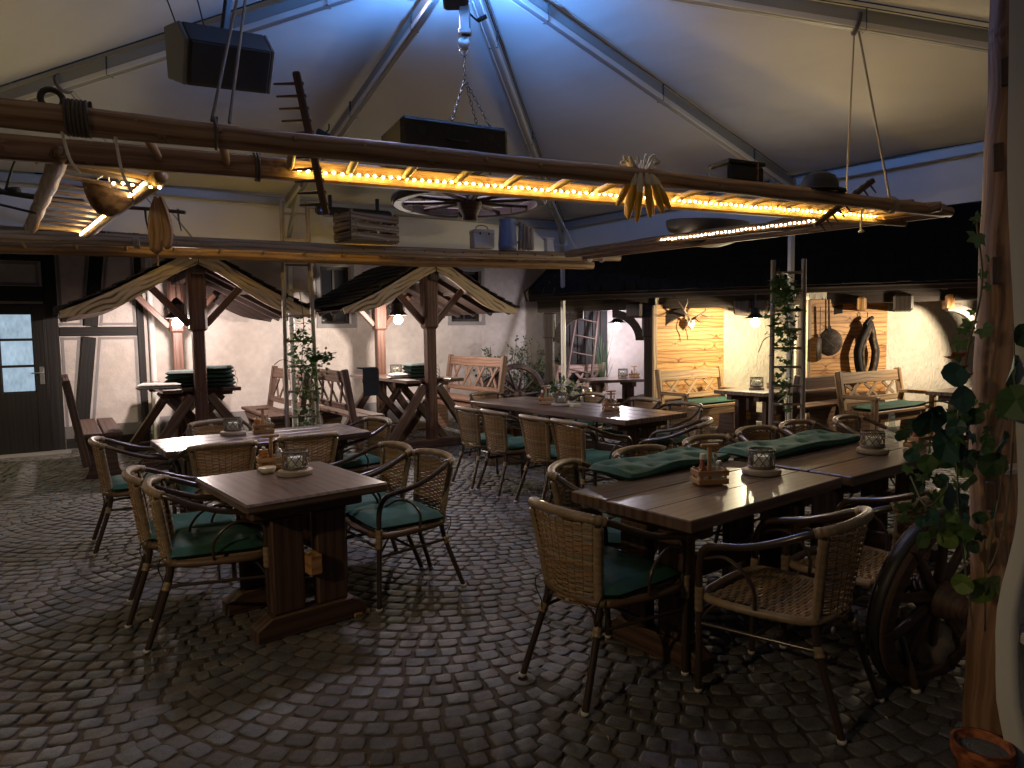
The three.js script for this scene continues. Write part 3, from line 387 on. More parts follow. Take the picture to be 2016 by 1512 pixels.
// ---------------------------------------------------------------- gazebos with their tables
function gazebo(p, turn, label, tLabel, w = 1.4, Hr = 2.6) {
  const g = thing('timber_gazebo', label, 'gazebo', p, turn, 'gabled timber gazebos before the house'), D = 1.75, zf = 0.22, zb = -2.0, al = 0.53;
  const prof = (x) => Hr - Math.tan(al) * x + 0.07 * Math.max(0, (x / w - 0.5) / 0.5) ** 2;
  for (const [z, m] of [[0, M.post], [-D, M.post]]) {
    const o = part('post', T(cb(0.135, 1.62, 0.135, 0.012), 0, 0.81 + 0.1, z), m, g);
    part('post_head', T(cb(0.2, Hr - 1.85, 0.2, 0.03), 0, (1.62 + Hr - 0.23) / 2 + 0.02, z), m, o);
    for (const s of [1, -1]) { part('brace', T(beam(V(s * 0.09, 1.72, 0), V(s * 0.52, prof(0.52) - 0.1, 0), 0.07, 0.08, 0.01, V(-s, 1, 0).normalize()), 0, 0, z), m, o); }
    part('sill', T(cb(1.5, 0.12, 0.15, 0.012), 0, 0.06, z), M.trestle, g);
    for (const s of [1, -1]) part('sill_strut', beam(V(s * 0.62, 0.1, z + s * 0.004), V(s * 0.1, 0.86, z + s * 0.004), 0.09, 0.11, 0.01, V(s, 0.6, 0).normalize()), M.benchMid, g);
  }
  part('ridge_beam', beam(V(0, Hr - 0.2, zf - 0.03), V(0, Hr - 0.2, zb + 0.03), 0.12, 0.18), M.roofUnder, g);
  for (const s of [1, -1]) {
    part('purlin', beam(V(s * 0.72, 2.19, zf - 0.08), V(s * 0.72, 2.19, zb + 0.08), 0.09, 0.09), M.roofUnder, g);
    const pts = [], n = 14; for (let i = 0; i <= n; i++) { const x = 0.004 + (w - 0.004) * i / n; pts.push([x, prof(x) + 0.02]); } for (let i = n; i >= 0; i--) { const x = 0.004 + (w - 0.03) * i / n, k = i / n; pts.push([x, prof(x) - 0.17 + 0.1 * Math.max(0, (k - 0.7) / 0.3) ** 1.5 + 0.02 * sin(k * 9)]); }
    for (const [z, m] of [[zf, M.barge], [zb, M.roofUnder]]) { const b = ext(pts, 0.045, 0.005), uv = b.attributes.uv; for (let i = 0; i < uv.count; i++) { const u = uv.getX(i), v = uv.getY(i); uv.setXY(i, u * cos(al) - v * sin(al) + s, u * sin(al) + v * cos(al) + 0.1 * s); } if (s < 0) b.rotateY(PI); part('bargeboard', T(b, 0, 0, z), m, g); }
    const N = 10; for (let i = 0; i < N; i++) { const x0 = (w + 0.02) * i / N, x1 = (w + 0.02) * (i + 1.22) / N, y0 = prof(x0) + 0.055, y1 = prof(Math.min(w, x1)) + 0.075 - (x1 > w ? 0.02 : 0), sh = []; const d = V(s * (x1 - x0), y1 - y0, 0), L = d.length(), mid = V(s * (x0 + x1) / 2, (y0 + y1) / 2 - 0.0, 0), m = 9; for (let k = 0; k < m; k++) { const za = zf + 0.03 - (zf - zb + 0.06) * k / m, zc = zf + 0.03 - (zf - zb + 0.06) * (k + 0.96) / m, f = rr(-0.004, 0.004); sh.push(beam(V(mid.x, mid.y + f, za), V(mid.x, mid.y + f, zc), L, 0.016, 0.003, V(-d.y * s, d.x * s, 0).normalize())); } part('shingle_course', sh, M.shingle[i % 2], g); }
    for (let k = 0; k < 5; k++) { const z = zf - 0.1 - k * (zf - zb - 0.2) / 4; part('rafter', beam(V(s * 0.03, prof(0.03) - 0.06, z), V(s * (w - 0.05), prof(w - 0.05) - 0.035, z), 0.06, 0.09, 0.005), M.roofUnder, g); }
    part('sheathing', beam(V(s * w * 0.5, prof(w * 0.5) + 0.012, zf - 0.03), V(s * w * 0.5, prof(w * 0.5) + 0.012, zb + 0.03), w * 1.12, 0.018, 0.002, V(s * sin(al - 0.06), cos(al - 0.06), 0)), M.roofUnder, g);
  }
  const tb = thing('gazebo_table', tLabel, 'table', p, turn, 'tall tables built round the gazebo posts');
  for (let i = 0; i < 4; i++) { const x = -0.33 + i * 0.22; for (const [z0, z1] of [[0.16, -1.95]]) { if (i === 1 || i === 2) { part('top_board', T(cb(0.215, 0.045, 1.55, 0.008), x, 0.93, -0.875), M.table[i % 3], tb); } else part('top_board', T(cb(0.215, 0.045, z0 - z1, 0.008), x, 0.93, (z0 + z1) / 2), M.table[i % 3], tb); } }
  for (const z of [-0.3, -1.45]) part('bearer', T(cb(0.84, 0.07, 0.08, 0.008), 0, 0.872, z), M.trestle, tb);
  for (const z of [-0.3, -1.45]) for (const s of [1, -1]) part('leg', beam(V(s * 0.42, 0.005, z), V(-s * 0.3, 0.84, z + s * 0.035), 0.06, 0.1, 0.008, V(s * 0.76, 0.64, 0)), M.trestle, tb);
}
gazebo([-3.8, 0, -8.35], 0.585, 'left gabled timber gazebo beside the black door, weathered yellow bargeboards', 'dark table under the left gazebo with cushion stacks');
gazebo([-1.12, 0, -9.45], 0.585, 'right gabled timber gazebo in front of the two windows', 'red brown table under the right gazebo with folded blanket', 1.3, 2.58);
pendant([-4.36, 1.79, -9.0], 0.62, [1, 0.82, 0.76], 11, 'glowing bulb in an iron lantern under the left gazebo', 1);
pendant([-1.67, 1.82, -10.2], 0.58, [1, 0.85, 0.74], 11, 'glowing bulb in an iron lantern under the right gazebo', 1);
pendant([1.85, 1.69, -12.0], 0.45, [0.95, 0.87, 1], 4.5, 'flared iron lamp with cool white bulb in the far booth');
pendant([3.62, 1.7, -10.2], 0.4, [1, 0.83, 0.52], 12, 'flared iron lamp with warm bulb beside the antlers');
pendant([6.6, 1.72, -9.5], 0.4, [1, 0.8, 0.55], 13, 'flared iron lamp lighting the rough wall behind the log post');

// ---------------------------------------------------------------- benches
function bench(p, turn, L, label, m, o = {}) {
  const { H = 1.0, SH = 0.46, nX = 3, solid = false, arms = false, cushion = false, group = 'timber benches with backs' } = o;
  const t = thing('timber_bench', label, 'bench', p, turn, group), lean = 0.16, bz = (y) => -0.2 - (y - SH) * lean;
  for (const z of [0.12, -0.08]) part('seat_plank', T(cb(L, 0.045, 0.185, 0.008), 0, SH, z), m, t);
  for (const s of [1, -1]) {
    part('leg', T(ext([[-0.2, 0], [0.2, 0], [0.15, 0.1], [0.13, 0.3], [0.19, SH - 0.026], [-0.19, SH - 0.026], [-0.13, 0.3], [-0.15, 0.1]], 0.06, 0.006), s * (L / 2 - 0.2), 0, 0.02, 0, PI / 2, 0), o.legs || m, t);
    part('back_post', beam(V(s * (L / 2 - 0.035), 0.16, bz(0.16)), V(s * (L / 2 - 0.035), H + 0.02, bz(H + 0.02)), 0.07, 0.08, 0.008, V(0, lean, 1)), m, t);
    if (arms) { part('armrest', T(cb(0.09, 0.05, 0.5, 0.01), s * (L / 2 - 0.045), SH + 0.2, 0.02), m, t); part('arm_post', T(cb(0.07, SH + 0.17, 0.07, 0.008), s * (L / 2 - 0.045), (SH + 0.17) / 2, 0.22), m, t); }
  }
  part('apron', T(cb(L - 0.48, 0.1, 0.035, 0.006), 0, SH - 0.08, 0.17), m, t);
  if (solid) for (let k = 0; k < 2; k++) { const y0 = SH + 0.1 + k * (H - SH - 0.1) / 2, y1 = y0 + (H - SH - 0.1) / 2 - 0.015; part('back_plank', beam(V(-L / 2 + 0.07, (y0 + y1) / 2, bz((y0 + y1) / 2)), V(L / 2 - 0.07, (y0 + y1) / 2, bz((y0 + y1) / 2)), 0.045, y1 - y0, 0.006, V(0, 1, -lean)), m, t); }
  else {
    const yt = H - 0.08, yb = SH + 0.13, rail = (y, h) => beam(V(-L / 2 + 0.071, y, bz(y)), V(L / 2 - 0.071, y, bz(y)), 0.045, h, 0.006, V(0, 1, -lean).normalize());
    part('top_rail', rail(yt, 0.15), m, t); part('bottom_rail', rail(yb, 0.08), m, t);
    const sp = (L - 0.2) / nX, a = yb + 0.042, b = yt - 0.077;
    for (let k = 0; k < nX; k++) { const c = -L / 2 + 0.1 + sp * (k + 0.5); for (const s of [1, -1]) part('lattice_slat', beam(V(c - s * sp * 0.3, a, bz(a) + s * 0.008), V(c + s * sp * 0.3, b, bz(b) + s * 0.008), 0.016, 0.05, 0.003, V(-s, 0, 0)), m, t); }
  }
  if (cushion) { const c = part('seat_cushion', T(pillow(L - 0.16, 0.06, 0.38, 16, 0.3, 0.004), 0, SH + 0.053, 0.02), M.green, t); }
  return t;
}
const gz = (g, x, z) => { const c = cos(0.585), s = sin(0.585); return [g[0] + x * c + z * s, 0, g[1] - x * s + z * c]; };
const G1 = [-3.8, -8.35], G2 = [-1.12, -9.45];
bench(gz(G1, -1.08, -0.62), 0.585 + PI / 2, 1.75, 'dark plank bench end-on at far left of the left gazebo', M.benchDark, { H: 1.1, SH: 0.5, solid: true });
bench(gz(G1, 1.05, -0.95), 0.585 - PI / 2, 1.7, 'brown lattice bench right of the left gazebo, behind the ladder', M.benchMid, { H: 1.1, SH: 0.5, nX: 4 });
bench(gz(G2, -1.0, -0.62), 0.585 + PI / 2, 1.7, 'dark lattice bench left of the right gazebo, end post draped', M.benchMid, { H: 1.12, SH: 0.52, nX: 4 });
bench(gz(G2, 1.05, -1.05), 0.585 - PI / 2, 1.75, 'brown lattice bench right of the right gazebo beside wagon wheel', M.bench, { H: 1.2, SH: 0.56, nX: 4 });
bench([1.32, 0, -12.35], 0.25, 1.0, 'pinkish lattice bench under the leaning ladder in far booth', M.benchPink, { H: 0.98, nX: 3 });
bench([2.35, 0, -11.6], -2.1, 1.1, 'dark bench end against post of the far booth', M.benchDark, { H: 0.95, nX: 3 });
bench([2.86, 0, -10.18], 0.59, 1.42, 'pale lattice bench with green cushion under the antlers', M.benchLight, { H: 0.98, nX: 3, arms: true, cushion: true, legs: M.benchDark });
bench([4.15, 0, -9.7], -2.55, 1.2, 'dark slatted bench seen from behind at right of booth table', M.benchDark, { H: 0.92, solid: true });
bench([5.1, 0, -9.25], 0.56, 1.5, 'pale lattice bench with armrests below the horse collar', M.benchLight, { H: 0.97, nX: 3, arms: true, cushion: true });

// ---------------------------------------------------------------- tables
function table(p, turn, L, W, label, o = {}) {
  const { n = 4, across = false, H = 0.76, th = 0.05, jag = 0 } = o, t = thing('wooden_table', label, 'table', p, turn);
  if (n === 1) part('table_top', T(cb(L, th, W, 0.014), 0, H - th / 2, 0), M.table[0], t);
  else for (let i = 0; i < n; i++) { const w = W / n; part('top_plank', T(cb(L + rr(-jag, jag), th, w - 0.003, 0.005), rr(-jag, jag), H - th / 2 + rr(-0.0012, 0.0012), -W / 2 + (i + 0.5) * w), M.table[i % 3], t); }
  const ends = across ? [[0, -W * 0.27], [0, W * 0.27]] : [[-L / 2 + 0.22, 0], [L / 2 - 0.22, 0]];
  for (const [x, z] of ends) { const q = across ? 0 : PI / 2, len = (across ? L : W) * 0.8;
    part('foot', T(ext([[-len / 2, 0], [len / 2, 0], [len / 2, 0.07], [len / 2 - 0.08, 0.12], [-len / 2 + 0.08, 0.12], [-len / 2, 0.07]], 0.11, 0.008), x, 0, z, 0, q, 0), M.trestle, t);
    part('bearer', T(cb(len, 0.08, 0.09, 0.01), x, H - th - 0.04, z, 0, q, 0), M.trestle, t);
    for (const s of [-1, 1]) part('trestle_post', T(cb(0.17, H - th - 0.2, 0.07, 0.008), x + (across ? s * 0.12 : 0), 0.12 + (H - th - 0.2) / 2, z + (across ? 0 : s * 0.12), 0, q, 0), M.trestle, t);
    part('wedge_block', T(cb(0.07, 0.11, 0.2, 0.008), x, 0.36, z, 0, q, 0), M.rawBlock, t);
  }
  part('stretcher', T(across ? cb(0.055, 0.12, W * 0.54 - 0.1, 0.008) : cb(L - 0.54, 0.12, 0.055, 0.008), 0, 0.36, 0), M.trestle, t);
  if (o.shim) part('shim', T(cb(0.1, 0.025, 0.05, 0.004), L * 0.36, 0.0125, W * 0.27 + 0.03, 0, 0.1, 0), M.crate[0], t);
  return t;
}
const TH = 0.668;
table([-1.25, 0, -3.77], 0.686, 0.76, 0.88, 'small square brown table at front left with lantern', { n: 1, across: true, shim: true });
table([-2.02, 0, -5.52], 0.62, 1.55, 0.72, 'narrow plank table behind the small square table', { n: 4, H: 0.76 });
table([0.6, 0, -7.42], 0.64 + PI / 2, 2.55, 0.86, 'long dark plank table in the middle with two condiment crates', { n: 4 });
table([1.02, 0, -3.5], TH, 1.3, 0.74, 'glossy plank table at front right with smooth curved edge', { n: 3, th: 0.055, jag: 0.006 });
table([2.22, 0, -4.42], TH - 0.03, 1.52, 0.76, 'second plank table joined behind the front right table', { n: 3, H: 0.752, th: 0.055, jag: 0.004 });
table([3.42, 0, -9.45], 0.62, 0.95, 0.8, 'dark square table in booth beside the warm lamp', { n: 4, across: true, H: 0.735 });
table([5.95, 0, -8.75], 0.62, 1.0, 0.8, 'dark table in right booth half hidden by vine', { n: 4, H: 0.74 });
table([1.72, 0, -11.7], 0.2, 1.0, 0.7, 'small table in the far booth under cool white lamp', { n: 3, H: 0.77 });

// ---------------------------------------------------------------- wicker chairs
const strandTone = () => { const k = rr(0.65, 1.15), w = rr(0.8, 1.15); return [0.35 * k, 0.24 * k * w * 0.98, 0.115 * k * w]; };
function ribbon(P, N, w, th) { // strip with a small oblong section; P points, N facing, w width vector fn
  const pos = [], uv = [], n = P.length; const q = (i) => { const t = P[Math.min(n - 1, i + 1)].clone().sub(P[Math.max(0, i - 1)]).normalize(), b = t.clone().cross(N[i]).normalize().multiplyScalar(w / 2), f = N[i].clone().multiplyScalar(th / 2); return [P[i].clone().add(b).sub(f), P[i].clone().add(b.clone().multiplyScalar(0.55)).add(f), P[i].clone().sub(b.clone().multiplyScalar(0.55)).add(f), P[i].clone().sub(b).sub(f)]; };
  for (let i = 0; i < n - 1; i++) { const A = q(i), B = q(i + 1); for (let k = 0; k < 3; k++) for (const v of [A[k], A[k + 1], B[k], A[k + 1], B[k + 1], B[k]]) { pos.push(v.x, v.y, v.z); uv.push(i * 0.1, k * 0.1); } for (const v of [A[3], A[0], B[3], A[0], B[0], B[3]]) { pos.push(v.x, v.y, v.z); uv.push(i * 0.1, 0); } }
  return flat(pos, uv);
}
const backW = (y) => 0.15 + (y - 0.42) / 0.36 * 0.058, backZ = (x, y) => -0.2 - (y - 0.42) / 0.36 * 0.045 - 0.05 * (1 - Math.min(1, (x / backW(y)) ** 2));
const weave = [];
{ const rows = 30, ns = 9;
  for (let r = 0; r < rows; r++) { const y = 0.425 + r * 0.0117, P = [], N = []; for (let i = 0; i <= 27; i++) { const u = (i / 27) * 2 - 1, x = u * (backW(y) + 0.008); const o = 0.0038 * sin(u * ns / 2 * PI + (r % 2) * PI); P.push(V(x, y + (y < 0.47 ? -0.03 * (1 - u * u) * (0.47 - y) / 0.05 : 0), backZ(x, y) + o)); N.push(V(u * 0.45, 0, -1).normalize()); } weave.push(tint(ribbon(P, N, 0.0105, 0.0045), strandTone())); }
  for (let k = 0; k < ns; k++) { const u = ((k + 0.5) / ns) * 2 - 1, P = []; for (let i = 0; i <= 6; i++) { const y = 0.4 + i * 0.0625; P.push(V(u * backW(y), y, backZ(u * backW(y), y))); } weave.push(tint(tube(P, 0.0032, { sides: 4, seg: 8, caps: false }), [0.2, 0.11, 0.045])); } }
const seatWeave = []; for (let r = 0; r < 26; r++) { const z = -0.19 + r * 0.0162, w = 0.2 + r * 0.0016, P = [], N = []; for (let i = 0; i <= 18; i++) { const u = (i / 18) * 2 - 1; P.push(V(u * w, 0.437 - 0.012 * (1 - u * u) + 0.003 * sin(u * 18 + (r % 2) * PI), z)); N.push(V(0, 1, 0)); } seatWeave.push(tint(ribbon(P, N, 0.015, 0.005), strandTone().map((c) => c * 0.8))); }
const wrapR = (r, f) => (t, len) => r + 0.0026 * Math.abs(sin(len * f * 0.75));
function makeChair(cush, tagged) {
  const t = new THREE.Group(); t.name = 'wicker_chair'; t.userData.category = 'chair';
  for (const s of [-1, 1]) {
    const fr = part('arm_rail', tube([[s * 0.2, 0.79, -0.25], [s * 0.232, 0.778, -0.2], [s * 0.262, 0.735, -0.1], [s * 0.274, 0.69, 0.03], [s * 0.272, 0.667, 0.15], [s * 0.266, 0.645, 0.215], [s * 0.258, 0.585, 0.247], [s * 0.252, 0.44, 0.252], [s * 0.246, 0.2, 0.256], [s * 0.244, 0.014, 0.26]], 0.0155, { seg: 40 }), M.tube, t);
    part('foot_cap', T(lathe([[0, 0], [0.017, 0], [0.018, 0.016], [0.0, 0.017]], 12), s * 0.244, 0, 0.26), M.cap, fr);
    const bl = part('back_leg', tube([[s * 0.207, 0.785, -0.246], [s * 0.175, 0.55, -0.215], [s * 0.165, 0.42, -0.2], [s * 0.168, 0.36, -0.205], [s * 0.205, 0.014, -0.32]], 0.0155, { seg: 22 }), M.tube, t);
    part('foot_cap', T(lathe([[0, 0], [0.017, 0], [0.018, 0.016], [0.0, 0.017]], 12), s * 0.206, 0, -0.322), M.cap, bl);
    part('post_wrapping', tube([[s * 0.212, 0.765, -0.245], [s * 0.186, 0.6, -0.222], [s * 0.165, 0.43, -0.2]], wrapR(0.0185, 130), { seg: 44, sides: 8 }), M.wrap, t);
    part('arm_hoop', tube([[s * 0.262, 0.44, 0.0], [s * 0.268, 0.52, 0.0], [s * 0.27, 0.59, 0.05], [s * 0.27, 0.625, 0.13], [s * 0.266, 0.6, 0.22]], 0.008, { seg: 18, sides: 6 }), M.tube, t);
    part('joint_binding', tube([[s * 0.252, 0.47, 0.252], [s * 0.248, 0.36, 0.254]], wrapR(0.0185, 150), { seg: 22 }), M.wrap, t); part('joint_binding', tube([[s * 0.173, 0.33, -0.215], [s * 0.18, 0.29, -0.228]], wrapR(0.0185, 160), { seg: 10 }), M.wrap, t);
    part('side_stretcher', tube([[s * 0.248, 0.31, 0.255], [s * 0.178, 0.31, -0.22]], 0.009, { straight: true, sides: 6 }), M.tube, t);
    part('corner_brace', tube([[s * 0.247, 0.32, 0.25], [s * 0.235, 0.39, 0.2], [s * 0.2, 0.425, 0.15]], 0.007, { sides: 5, seg: 8 }), M.tube, t); part('corner_brace', tube([[s * 0.175, 0.3, -0.225], [s * 0.14, 0.38, -0.215], [s * 0.08, 0.41, -0.235]], 0.007, { sides: 5, seg: 8 }), M.tube, t);
  }
  for (const [w, y, z] of [[0.215, 0.31, 0.02], [0.245, 0.36, 0.253]]) part('cross_stretcher', tube([[-w, y, z], [w, y, z]], 0.009, { straight: true, sides: 6 }), M.tube, t);
  part('top_rail', tube([[-0.225, 0.785, -0.215], [-0.205, 0.795, -0.252], [-0.12, 0.803, -0.288], [0, 0.806, -0.3], [0.12, 0.803, -0.288], [0.205, 0.795, -0.252], [0.225, 0.785, -0.215]], wrapR(0.0195, 190), { seg: 110, sides: 8 }), M.wrap, t);
  part('backrest', weave, M.rattan, t);
  part('seat_rim', tube([[-0.17, 0.425, -0.2], [0.17, 0.425, -0.2], [0.235, 0.425, -0.05], [0.248, 0.425, 0.2], [0.2, 0.425, 0.25], [-0.2, 0.425, 0.25], [-0.248, 0.425, 0.2], [-0.235, 0.425, -0.05]], wrapR(0.017, 120), { closed: true, seg: 110, sides: 7 }), cush ? M.wrapDark : M.wrap, t);
  if (cush) {
    part('seat', T(cb(0.42, 0.02, 0.42, 0.006), 0, 0.432, 0.02), M.wrap, t);
    const c = part('seat_cushion', T(pillow(0.47, 0.066, 0.46, 12, 0.3, 0.005), 0, 0.468, 0.025), M.green, t);
    if (tagged) part('care_tag', T(cb(0.022, 0.055, 0.002, 0.0005), tagged * 0.15, 0.425, -0.2, 0.15, 0.1, 0.08), M.tag, c);
    for (const s of [1, -1]) part('tie', tube([[s * 0.18, 0.47, -0.18], [s * 0.2, 0.45, -0.24], [s * 0.19, 0.4, -0.25], [s * 0.17, 0.34, -0.235], [s * 0.18, 0.25, -0.24]], 0.003, { sides: 4, seg: 12 }), M.greenDark, c);
  } else {
    part('seat', seatWeave, M.rattan, t);
    part('metal_clip', [T(new THREE.SphereGeometry(0.013, 10, 8).scale(1, 1.2, 0.6).toNonIndexed(), 0.12, 0.39, -0.25), tube([[0.12, 0.38, -0.252], [0.09, 0.36, -0.26], [0.06, 0.33, -0.262]], 0.0022, { sides: 4, seg: 8 })], M.steel, t);
  }
  return t;
}
const protoC = [makeChair(true, 0), makeChair(true, 1), makeChair(false, 0), makeChair(true, -1)];
for (const [x, z, phi, k, label] of [
  [-1.62, -3.62, 2.02, 3, 'wicker chair nearest at left of the small square table, white cushion tag'],
  [-1.9, -3.93, 2.02, 0, 'wicker chair half hidden behind the nearest left chair'],
  [-0.7, -4.12, -0.95, 0, 'wicker chair with lit honey back right of the small square table, nearer'],
  [-1.0, -4.46, -0.95, 0, 'wicker chair right of the small square table, second from the camera'],
  [-2.87, -5.2, 2.1, 0, 'lone wicker chair at the far left on open cobbles'],
  [-2.2, -5.02, -2.5, 0, 'wicker chair back seen just above small square table corner'],
  [-1.7, -5.4, -2.5, 0, 'wicker chair behind the lantern of the small square table'],
  [-1.4, -5.95, -0.93, 0, 'wicker chair at right end of the narrow plank table'],
  [-2.52, -5.92, 0.64, 0, 'wicker chair beyond narrow plank table, only its top showing'],
  [-0.26, -7.1, 2.14, 0, 'leftmost wicker chair of the row before long middle table'],
  [0.02, -6.75, 2.14, 1, 'second wicker chair from left before long middle table'],
  [0.4, -6.24, 2.14, 1, 'third wicker chair from left before long middle table'],
  [0.67, -5.92, 2.14, 0, 'fourth wicker chair from left before long middle table'],
  [-0.2, -8.45, 0.6, 0, 'wicker chair at the far left end of long middle table'],
  [0.8, -8.2, -1.0, 0, 'wicker chair beyond the long middle table near the flower pot'],
  [1.28, -7.45, -1.0, 0, 'wicker chair beyond the long middle table, middle of its row'],
  [1.58, -6.9, -1.0, 0, 'wicker chair with wide hooped arms at right of long middle table'],
  [1.36, -5.75, -1.9, 0, 'wicker chair at the near end of long middle table'],
  [0.41, -3.04, 2.19, 1, 'nearest wicker chair at left end of the glossy front table'],
  [0.52, -3.72, 1.15, 0, 'wicker chair at far left corner of the glossy front table'],
  [0.95, -4.12, 0.64, 0, 'wicker chair beyond glossy front table, arched top above green cushion'],
  [1.48, -4.52, 0.64, 2, 'wicker chair beyond front table, arched top behind its condiment crate'],
  [1.98, -4.95, 0.64, 2, 'wicker chair beyond the joined table, behind its left lantern'],
  [2.42, -5.25, 0.64, 2, 'wicker chair beyond the joined table near the vine ladder'],
  [2.98, -5.55, 0.64, 2, 'wicker chair beyond the joined table, farthest right of its row'],
  [1.14, -2.84, -2.42, 2, 'dark wicker chair without cushion in front of the glossy table'],
  [1.66, -3.2, -2.5, 2, 'dark wicker chair beside the leaning wheel and vine']]) { const c = dup(protoC[k], [x, 0, z], phi + rr(-0.06, 0.06), label, 'wicker chairs around the tables'), v = [M.rattan, M.rattanB, M.rattanC][Math.floor(R() * 3)]; c.traverse((o) => { if (o.name === 'backrest') o.material = v; if (o.name === 'seat_cushion') o.rotation.y = rr(-0.05, 0.05); }); }
// ---------------------------------------------------------------- hanging ladders
const LY = 2.6;
function pole(a, b, r, r2 = r, n = 14) { const P = []; for (let i = 0; i <= n; i++) { const k = i / n; P.push(a.clone().lerp(b, k).add(V(0, 0.012 * sin(k * 7 + a.x), 0.01 * sin(k * 5 + a.z)))); } return tube(P, (t) => (r + (r2 - r) * t) * (1 + 0.05 * sin(t * 31 + a.x * 3)) * (t < 0.012 || t > 0.988 ? 0.86 : 1), { seg: n * 3, sides: 12 }); }
function lashing(p, axis, r, turns, m, parent) { const P = []; const d = axis.clone().normalize(); let u = UP.clone().sub(d.clone().multiplyScalar(d.y)).normalize(); const v = d.clone().cross(u); for (let i = 0; i <= turns * 10; i++) { const a = (i / 10) * 2 * PI; P.push(p.clone().addScaledVector(d, (i / 10 - turns / 2) * 0.017).addScaledVector(u, cos(a) * r).addScaledVector(v, sin(a) * r)); } part('rope_lashing', tube(P, 0.0085, { seg: turns * 14, sides: 6 }), m, parent); }
function hanger(pts, r, m, parent) { part('hanger_rope', tube(pts, r, { straight: true, sides: 7 }), m, parent); }
function ladderThing(label, a0, a1, b0, b1, o) {
  const t = thing('hanging_ladder', label, 'ladder', [0, 0, 0], 0, 'old ladders hung as a frame under the tent');
  part('rail', pole(a0, a1, o.r, o.rb || o.r), o.m, t);
  part('rail', o.flat ? beam(b0, b1, 0.06, o.flat, 0.02) : pole(b0, b1, o.r2 || o.r, o.r2 || o.r), o.m2 || o.m, t);
  for (let i = 0; i < o.n; i++) { const k = o.k0 + (o.k1 - o.k0) * (o.n > 1 ? i / (o.n - 1) : 0), p = a0.clone().lerp(a1, k), q = b0.clone().lerp(b1, k), d = q.clone().sub(p).normalize(); part('rung', tube([p.clone().addScaledVector(d, -0.055), p.clone().lerp(q, 0.5).add(V(0, 0.01, 0)), q.clone().addScaledVector(d, 0.03)], (s) => (o.rr || 0.02) * (1 - 0.35 * (2 * s - 1) ** 4), { seg: 8, sides: 9 }), o.rungM || M.rungPale, t); }
  return t;
}
function ledStrip(label, a, b, step, rgb, k, aim, I, back = 0, back0 = null) {
  const t = thing('led_strip', label, 'light strip', [0, 0, 0], 0, 'warm light strips fixed along the hanging ladders'), L = a.distanceTo(b), n = Math.floor(L / step), d = b.clone().sub(a).normalize();
  part('strip_tape', tube([a, a.clone().lerp(b, 0.5), b], 0.005, { sides: 5, seg: 12 }), M.wire, t);
  const gs = []; for (let i = 0; i <= n; i++) gs.push(new THREE.SphereGeometry(0.0085, 7, 5).scale(1.25, 1, 1).translate(...a.clone().addScaledVector(d, i * step).add(V(aim.x * 0.008, rr(-0.004, 0.004), aim.z * 0.008)).toArray()).toNonIndexed());
  const o = part('light_beads', gs, glow(rgb, k), t); o.userData.kind = 'stuff';
  const l = new THREE.RectAreaLight(new THREE.Color(...rgb), I, L, 0.02), c = a.clone().lerp(b, 0.5).addScaledVector(aim, 0.03); l.position.copy(c); l.lookAt(c.clone().add(aim)); t.add(l);
  if (back) { const m = new THREE.RectAreaLight(new THREE.Color(...rgb), back, L, 0.02), e = a.clone().lerp(b, 0.5).add(V(-back0.x * 0.05, -0.03, -back0.z * 0.05)); m.position.copy(e); m.lookAt(e.clone().add(back0).add(V(0, 0.45, 0))); t.add(m); }
}
const warm = [1, 0.66, 0.15];
